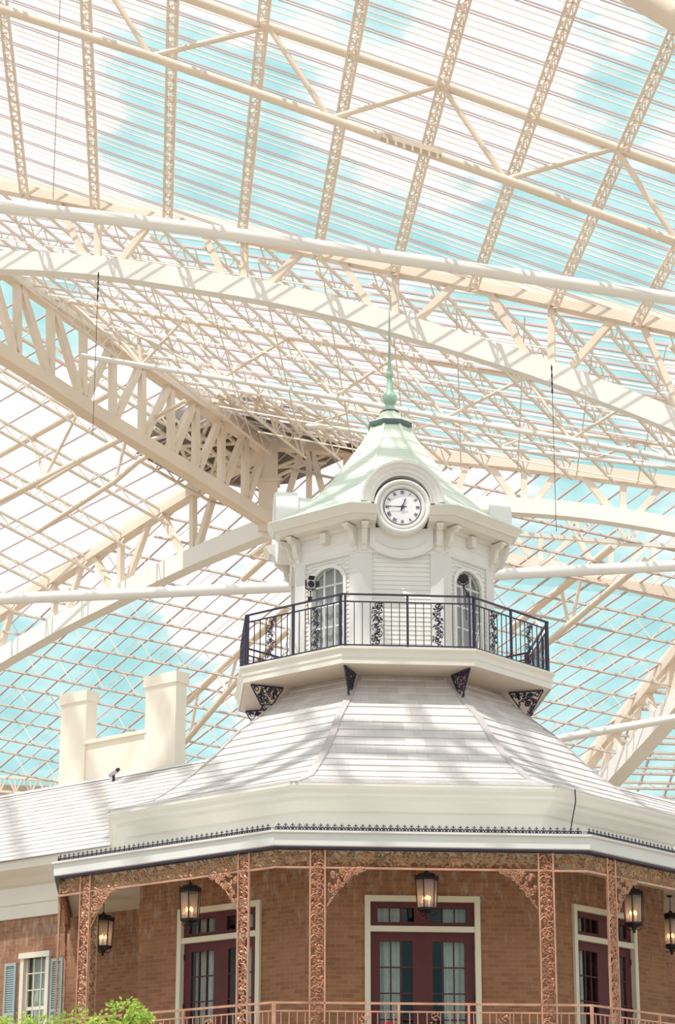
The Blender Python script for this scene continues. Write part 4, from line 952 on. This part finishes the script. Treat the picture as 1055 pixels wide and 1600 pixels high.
# ---- lanterns
def z_at(px, z): d = ray(*px); return EYE+d*((z-1.6)/d.z)
def lantern(c, label, s=1.0, rotz=0):
    """c is the middle of the glass body"""
    t = thing('hanging_lantern', (c.x, c.y, c.z-.3), label, 'lantern', 'hanging gallery lanterns')
    z0, z1 = c.z-.27, c.z+.22; r0, r1 = .165, .19; o = (c.x, c.y, 0); n = 6
    vt = lambda r_, z: [Vector((c.x+r_*math.cos(rotz+i*PI/3), c.y+r_*math.sin(rotz+i*PI/3), z)) for i in range(n)]
    A_, B_ = vt(r0, z0), vt(r1, z1); b = MB()
    for i in range(n): j = (i+1) % n; b.bar(A_[i], B_[i], .02); b.bar(A_[i], A_[j], .028, .035); b.bar(B_[i], B_[j], .03, .03)
    b.build('frame', 'black', t)
    b = MB(); b.lathe(o, [(.0, z0+.0), (.17, z0+.01), (.17, z0-.02), (.05, z0-.07), (.025, z0-.12), (.03, z0-.15), (0, z0-.17)], 6, False, rotz)
    for i in range(3):
        a = rotz+i*2*PI/3; b.tube([Vector((c.x+math.cos(a)*r_, c.y+math.sin(a)*r_, z)) for r_, z in ((.16, z0-.01), (.15, z0-.07), (.10, z0-.11), (.04, z0-.10), (.05, z0-.06))], .008, 5)
    b.build('base', 'black', t)
    b = MB(); b.lathe(o, [(.20, z1), (.215, z1+.02), (.19, z1+.06), (.16, z1+.065), (.14, z1+.10), (.05, z1+.12), (.02, z1+.16), (0, z1+.17)], 6, False, rotz)
    for p in vt(.19, z1+.03): b.lathe((p.x, p.y, p.z), [(.0, .0), (.018, .01), (.012, .04), (0, .055)], 6)
    b.build('cap', 'black', t)
    for i in range(n):
        j = (i+1) % n; b = MB(); b.add([A_[i], A_[j], B_[j], B_[i]], [(0, 1, 2, 3)]); b.build('glass_pane', 'lantern_glass', t, fix=False)
    for i in range(3):
        a = rotz+.4+i*2*PI/3; x, y = c.x+.055*math.cos(a), c.y+.055*math.sin(a); b = MB(); b.lathe((x, y, z0), [(.014, .0), (.014, .14), (.008, .145)], 8); cd_ = b.build('candle', 'dial', t)
        b = MB(); b.lathe((x, y, z0+.145), [(.004, 0), (.022, .025), (.024, .04), (.012, .07), (0, .09)], 8); b.build('bulb', 'bulb', cd_)
    b = MB(); b.tube([Vector((c.x, c.y, z1+.15)), Vector((c.x, c.y, 7.76))], .008, 6); b.lathe((c.x, c.y, 7.72), [(0, 0), (.06, .02), (.06, .04)], 10); b.build('stem', 'black', t)
    L_ = bpy.data.lights.new('lantern_light', 'POINT'); L_.energy = .8; L_.color = (1, .6, .3); L_.shadow_soft_size = .05
    lo = bpy.data.objects.new('lantern_light', L_); S.collection.objects.link(lo); lo.parent = t; lo.location = (0, 0, .22)
    return t
LZ = 7.2
lc = FP(0, 0, 5.7, 0); qc = z_at((667, 1393), LZ)
lantern(z_at((667, 1395), 7.16), 'black six-sided lantern hanging before the front French door', rotz=.2)
lantern(z_at((297, 1413), 7.16), 'black six-sided lantern hanging before the left French door', rotz=.45)
lantern(z_at((161, 1457), 7.10), 'black six-sided lantern hanging behind the left corner column', rotz=.1)
lantern(z_at((990, 1419), 7.16), 'black six-sided lantern hanging right of the right French door', rotz=.3)
lantern(z_at((1049, 1455), 7.10), 'black six-sided lantern cut by the right edge beside the wing window', rotz=.3)

# ================================================================== SMALL THINGS
def dirbasis(d): d = d.normalized(); x = d.cross(Vector((0, 0, 1))).normalized(); return d, x, x.cross(d)
def spotlight(base, head, aim, r, m, label, doors=False):
    t = thing('spotlight', base, label, 'spotlight'); d, x, y = dirbasis(aim)
    b = MB(); b.tube([head-d*r*1.3, head-d*r*1.2, head-d*r*.4, head, head+d*r*.6], [r*.3, r*.7, r*.8, r, r*1.05], 16); b.build('housing', m, t)
    b = MB(); b.tube([head+d*r*.6, head+d*r*.66], r*.8, 16); b.tube([head+d*r*.62, head+d*r*.75], r*.25, 10); b.build('lens', 'black', t)
    b = MB(); b.tube([head+x*r*1.1, head+x*r*1.15-y*r*.8, head-y*r*1.5, head-x*r*1.15-y*r*.8, head-x*r*1.1], .012, 6); b.tube([head-y*r*1.5, base], .014, 6); b.box((base.x, base.y, base.z), (.07, .07, .07)); b.build('yoke', 'black', t)
    if doors:
        b = MB()
        for sx, sy in ((1, 0), (-1, 0), (0, 1), (0, -1)):
            o = head+d*r*.6+(x*sx+y*sy)*r; e = (x*sy+y*sx)*r*.7; f = d*r*.7+(x*sx+y*sy)*r*.6; b.hexa([o-e, o+e, o+e+f, o-e+f]+[p+d*.006+(x*sx+y*sy)*.006 for p in (o-e, o+e, o+e+f, o-e+f)])
        b.build('barn_door', 'black', t)
    b = MB(); b.tube([head-d*r*1.2, head-d*r*1.5-y*.12, base+x*.05-y*.1, base-Vector((0, 0, .5))+x*.03], .008, 5); b.build('power_cord', 'black', t)
pb = FP(-1, .42, AR, 13.06); spotlight(pb, pb+Vector((0, 0, .27)), Vector((.35, -1, .1)), .085, 'lamp_body', 'pinkish grey spotlight with barn doors clamped to the balcony rail at the left', True)
pb = FP(0, 1.13, AR, 13.06); spotlight(pb, pb+Vector((-.08, 0, .30)), Vector((-.02, -1, -.25)), .085, 'black', 'round black spotlight clamped to the balcony rail at the right')
def tripod(c, label, h=.75):
    t = thing('tripod_stand', c, label, 'tripod'); top_ = c+Vector((0, 0, h))
    mb1('tube', [c+Vector((0, 0, .2)), top_], .012, 6).build('pole', 'pilaster', t); mb1('box', tuple(top_), (.10, .03, .03)).build('head', 'pilaster', t)
    for i in range(3): a = i*2*PI/3+.3; mb1('tube', [top_-Vector((0, 0, .08)), c+Vector((math.cos(a)*.3, math.sin(a)*.3, .01))], .010, 5).build('leg', 'pilaster', t)
tripod(FP(-1, -.55, 2.4, 12.0), 'thin grey tripod stand on the balcony at the left'); tripod(FP(1, -.35, 2.45, 12.0), 'thin grey tripod stand on the balcony at the right')
# camera on the wing roof
c = FP(-1, -8.1, -.35, 11.18); t = thing('security_camera', c, 'small dark security camera on the left wing roof before the parapet', 'security camera')
mb1('tube', [c-Vector((0, 0, .06)), c+Vector((0, 0, .12))], .03, 8).build('mount', 'black', t); b = MB(); b.tube([c+Vector((-.09, .05, .10)), c+Vector((.08, -.08, .19))], .055, 10); b.build('housing', 'lamp_body', t); b = MB(); b.tube([c+Vector((.07, -.07, .185)), c+Vector((.12, -.11, .21))], .04, 10); b.build('lens', 'black', t)
# black wire over the main cornice
b = MB(); b.tube([FP(1, -1.72, 5.45, 9.02), FP(1, -1.70, 5.44, 8.8), FP(1, -1.62, 5.3, 8.5), FP(1, -1.58, 5.2, 8.2)], .011, 5); tag(b.build('cable', 'black'), 'thin black cable draped over the main cornice at the right', 'cable')
# red chair on the gallery
c = z_at((608, 1596), 5.06); c.z = 4.15; t = thing('garden_chair', c, 'bright red round-backed chair top peeping over the front gallery railing', 'chair')
b = MB(); n = 16; prof = [(.20*math.cos(PI*i/n), .66+.2*math.sin(PI*i/n)) for i in range(n+1)]; prof = [(.20, .42)]+prof+[(-.20, .42)]; m_ = len(prof)
b.add([c+Vector((x, .03, z+.05)) for x, z in prof]+[c+Vector((x, .10, z+.05)) for x, z in prof], [tuple(range(m_)), tuple(range(2*m_-1, m_-1, -1))]+[(i, (i+1) % m_, m_+(i+1) % m_, m_+i) for i in range(m_)]); b.build('backrest', 'red', t)
mb1('box', (c.x, c.y+.3, c.z+.44), (.42, .42, .06)).build('seat', 'red', t)
for dx, dy in ((-.18, .12), (.18, .12), (-.18, .48), (.18, .48)): mb1('tube', [c+Vector((dx, dy, 0)), c+Vector((dx, dy, .42))], .015, 6).build('leg', 'black', t)
# tree tops at the lower left
def tree(base, blobs, label, seed):
    rnd = random.Random(seed); t = thing('leafy_tree', base, label, 'tree'); b = MB(); zc = min(p[2] for p in blobs)
    b.tube([base, base+Vector((.05, 0, zc*.4)), Vector((base.x, base.y, zc))], [.12, .09, .06], 8)
    for x, y, z, r in blobs: b.tube([Vector((base.x, base.y, zc-.5)), Vector((x, y, z))], [.04, .015], 5)
    b.build('trunk', 'bark', t); b = MB()
    for x, y, z, r in blobs:
        for i in range(int(900*r)):
            d = Vector((rnd.gauss(0, 1), rnd.gauss(0, 1), rnd.gauss(0, 1))).normalized()*r*rnd.uniform(.55, 1.05); d.z *= .8; p = Vector((x, y, z))+d
            l = rnd.uniform(.045, .075); ax_ = (d.normalized()+Vector((rnd.gauss(0, .6), rnd.gauss(0, .6), rnd.gauss(-.3, .5)))).normalized(); sd_ = ax_.cross(Vector((rnd.gauss(0, 1), rnd.gauss(0, 1), 1))).normalized()*l*.36; up_ = ax_.cross(sd_).normalized()*l*.12
            b.add([p, p+ax_*l*.45+sd_-up_*.5, p+ax_*l, p+ax_*l*.45-sd_-up_*.5, p+ax_*l*.5+up_], [(0, 1, 4), (1, 2, 4), (2, 3, 4), (3, 0, 4)])
    f = b.build('foliage', 'leaf', t, fix=False); f['kind'] = 'stuff'
def tp(px, py, Y, r): p = atY((px, py), Y); return (p.x, p.y, p.z-r*.8, r)
B1 = [tp(195, 1560, 30, .22), tp(120, 1577, 30, .30), tp(70, 1588, 30, .28), tp(160, 1585, 29.7, .25), tp(222, 1580, 29.8, .16), tp(25, 1584, 29.8, .3), tp(100, 1592, 29.4, .3), tp(-15, 1590, 29.8, .3), tp(212, 1572, 29.6, .14), tp(50, 1590, 29.5, .25)]
B1 += [(x+dx, y+.1, z-.5, r*1.3) for (x, y, z, r), dx in zip(B1[:6], (0, .1, -.1, .2, 0, .1))]
tree(Vector((B1[1][0], 30.1, 0)), B1, 'fresh green leafy tree top at the lower left corner before the gallery', 5)
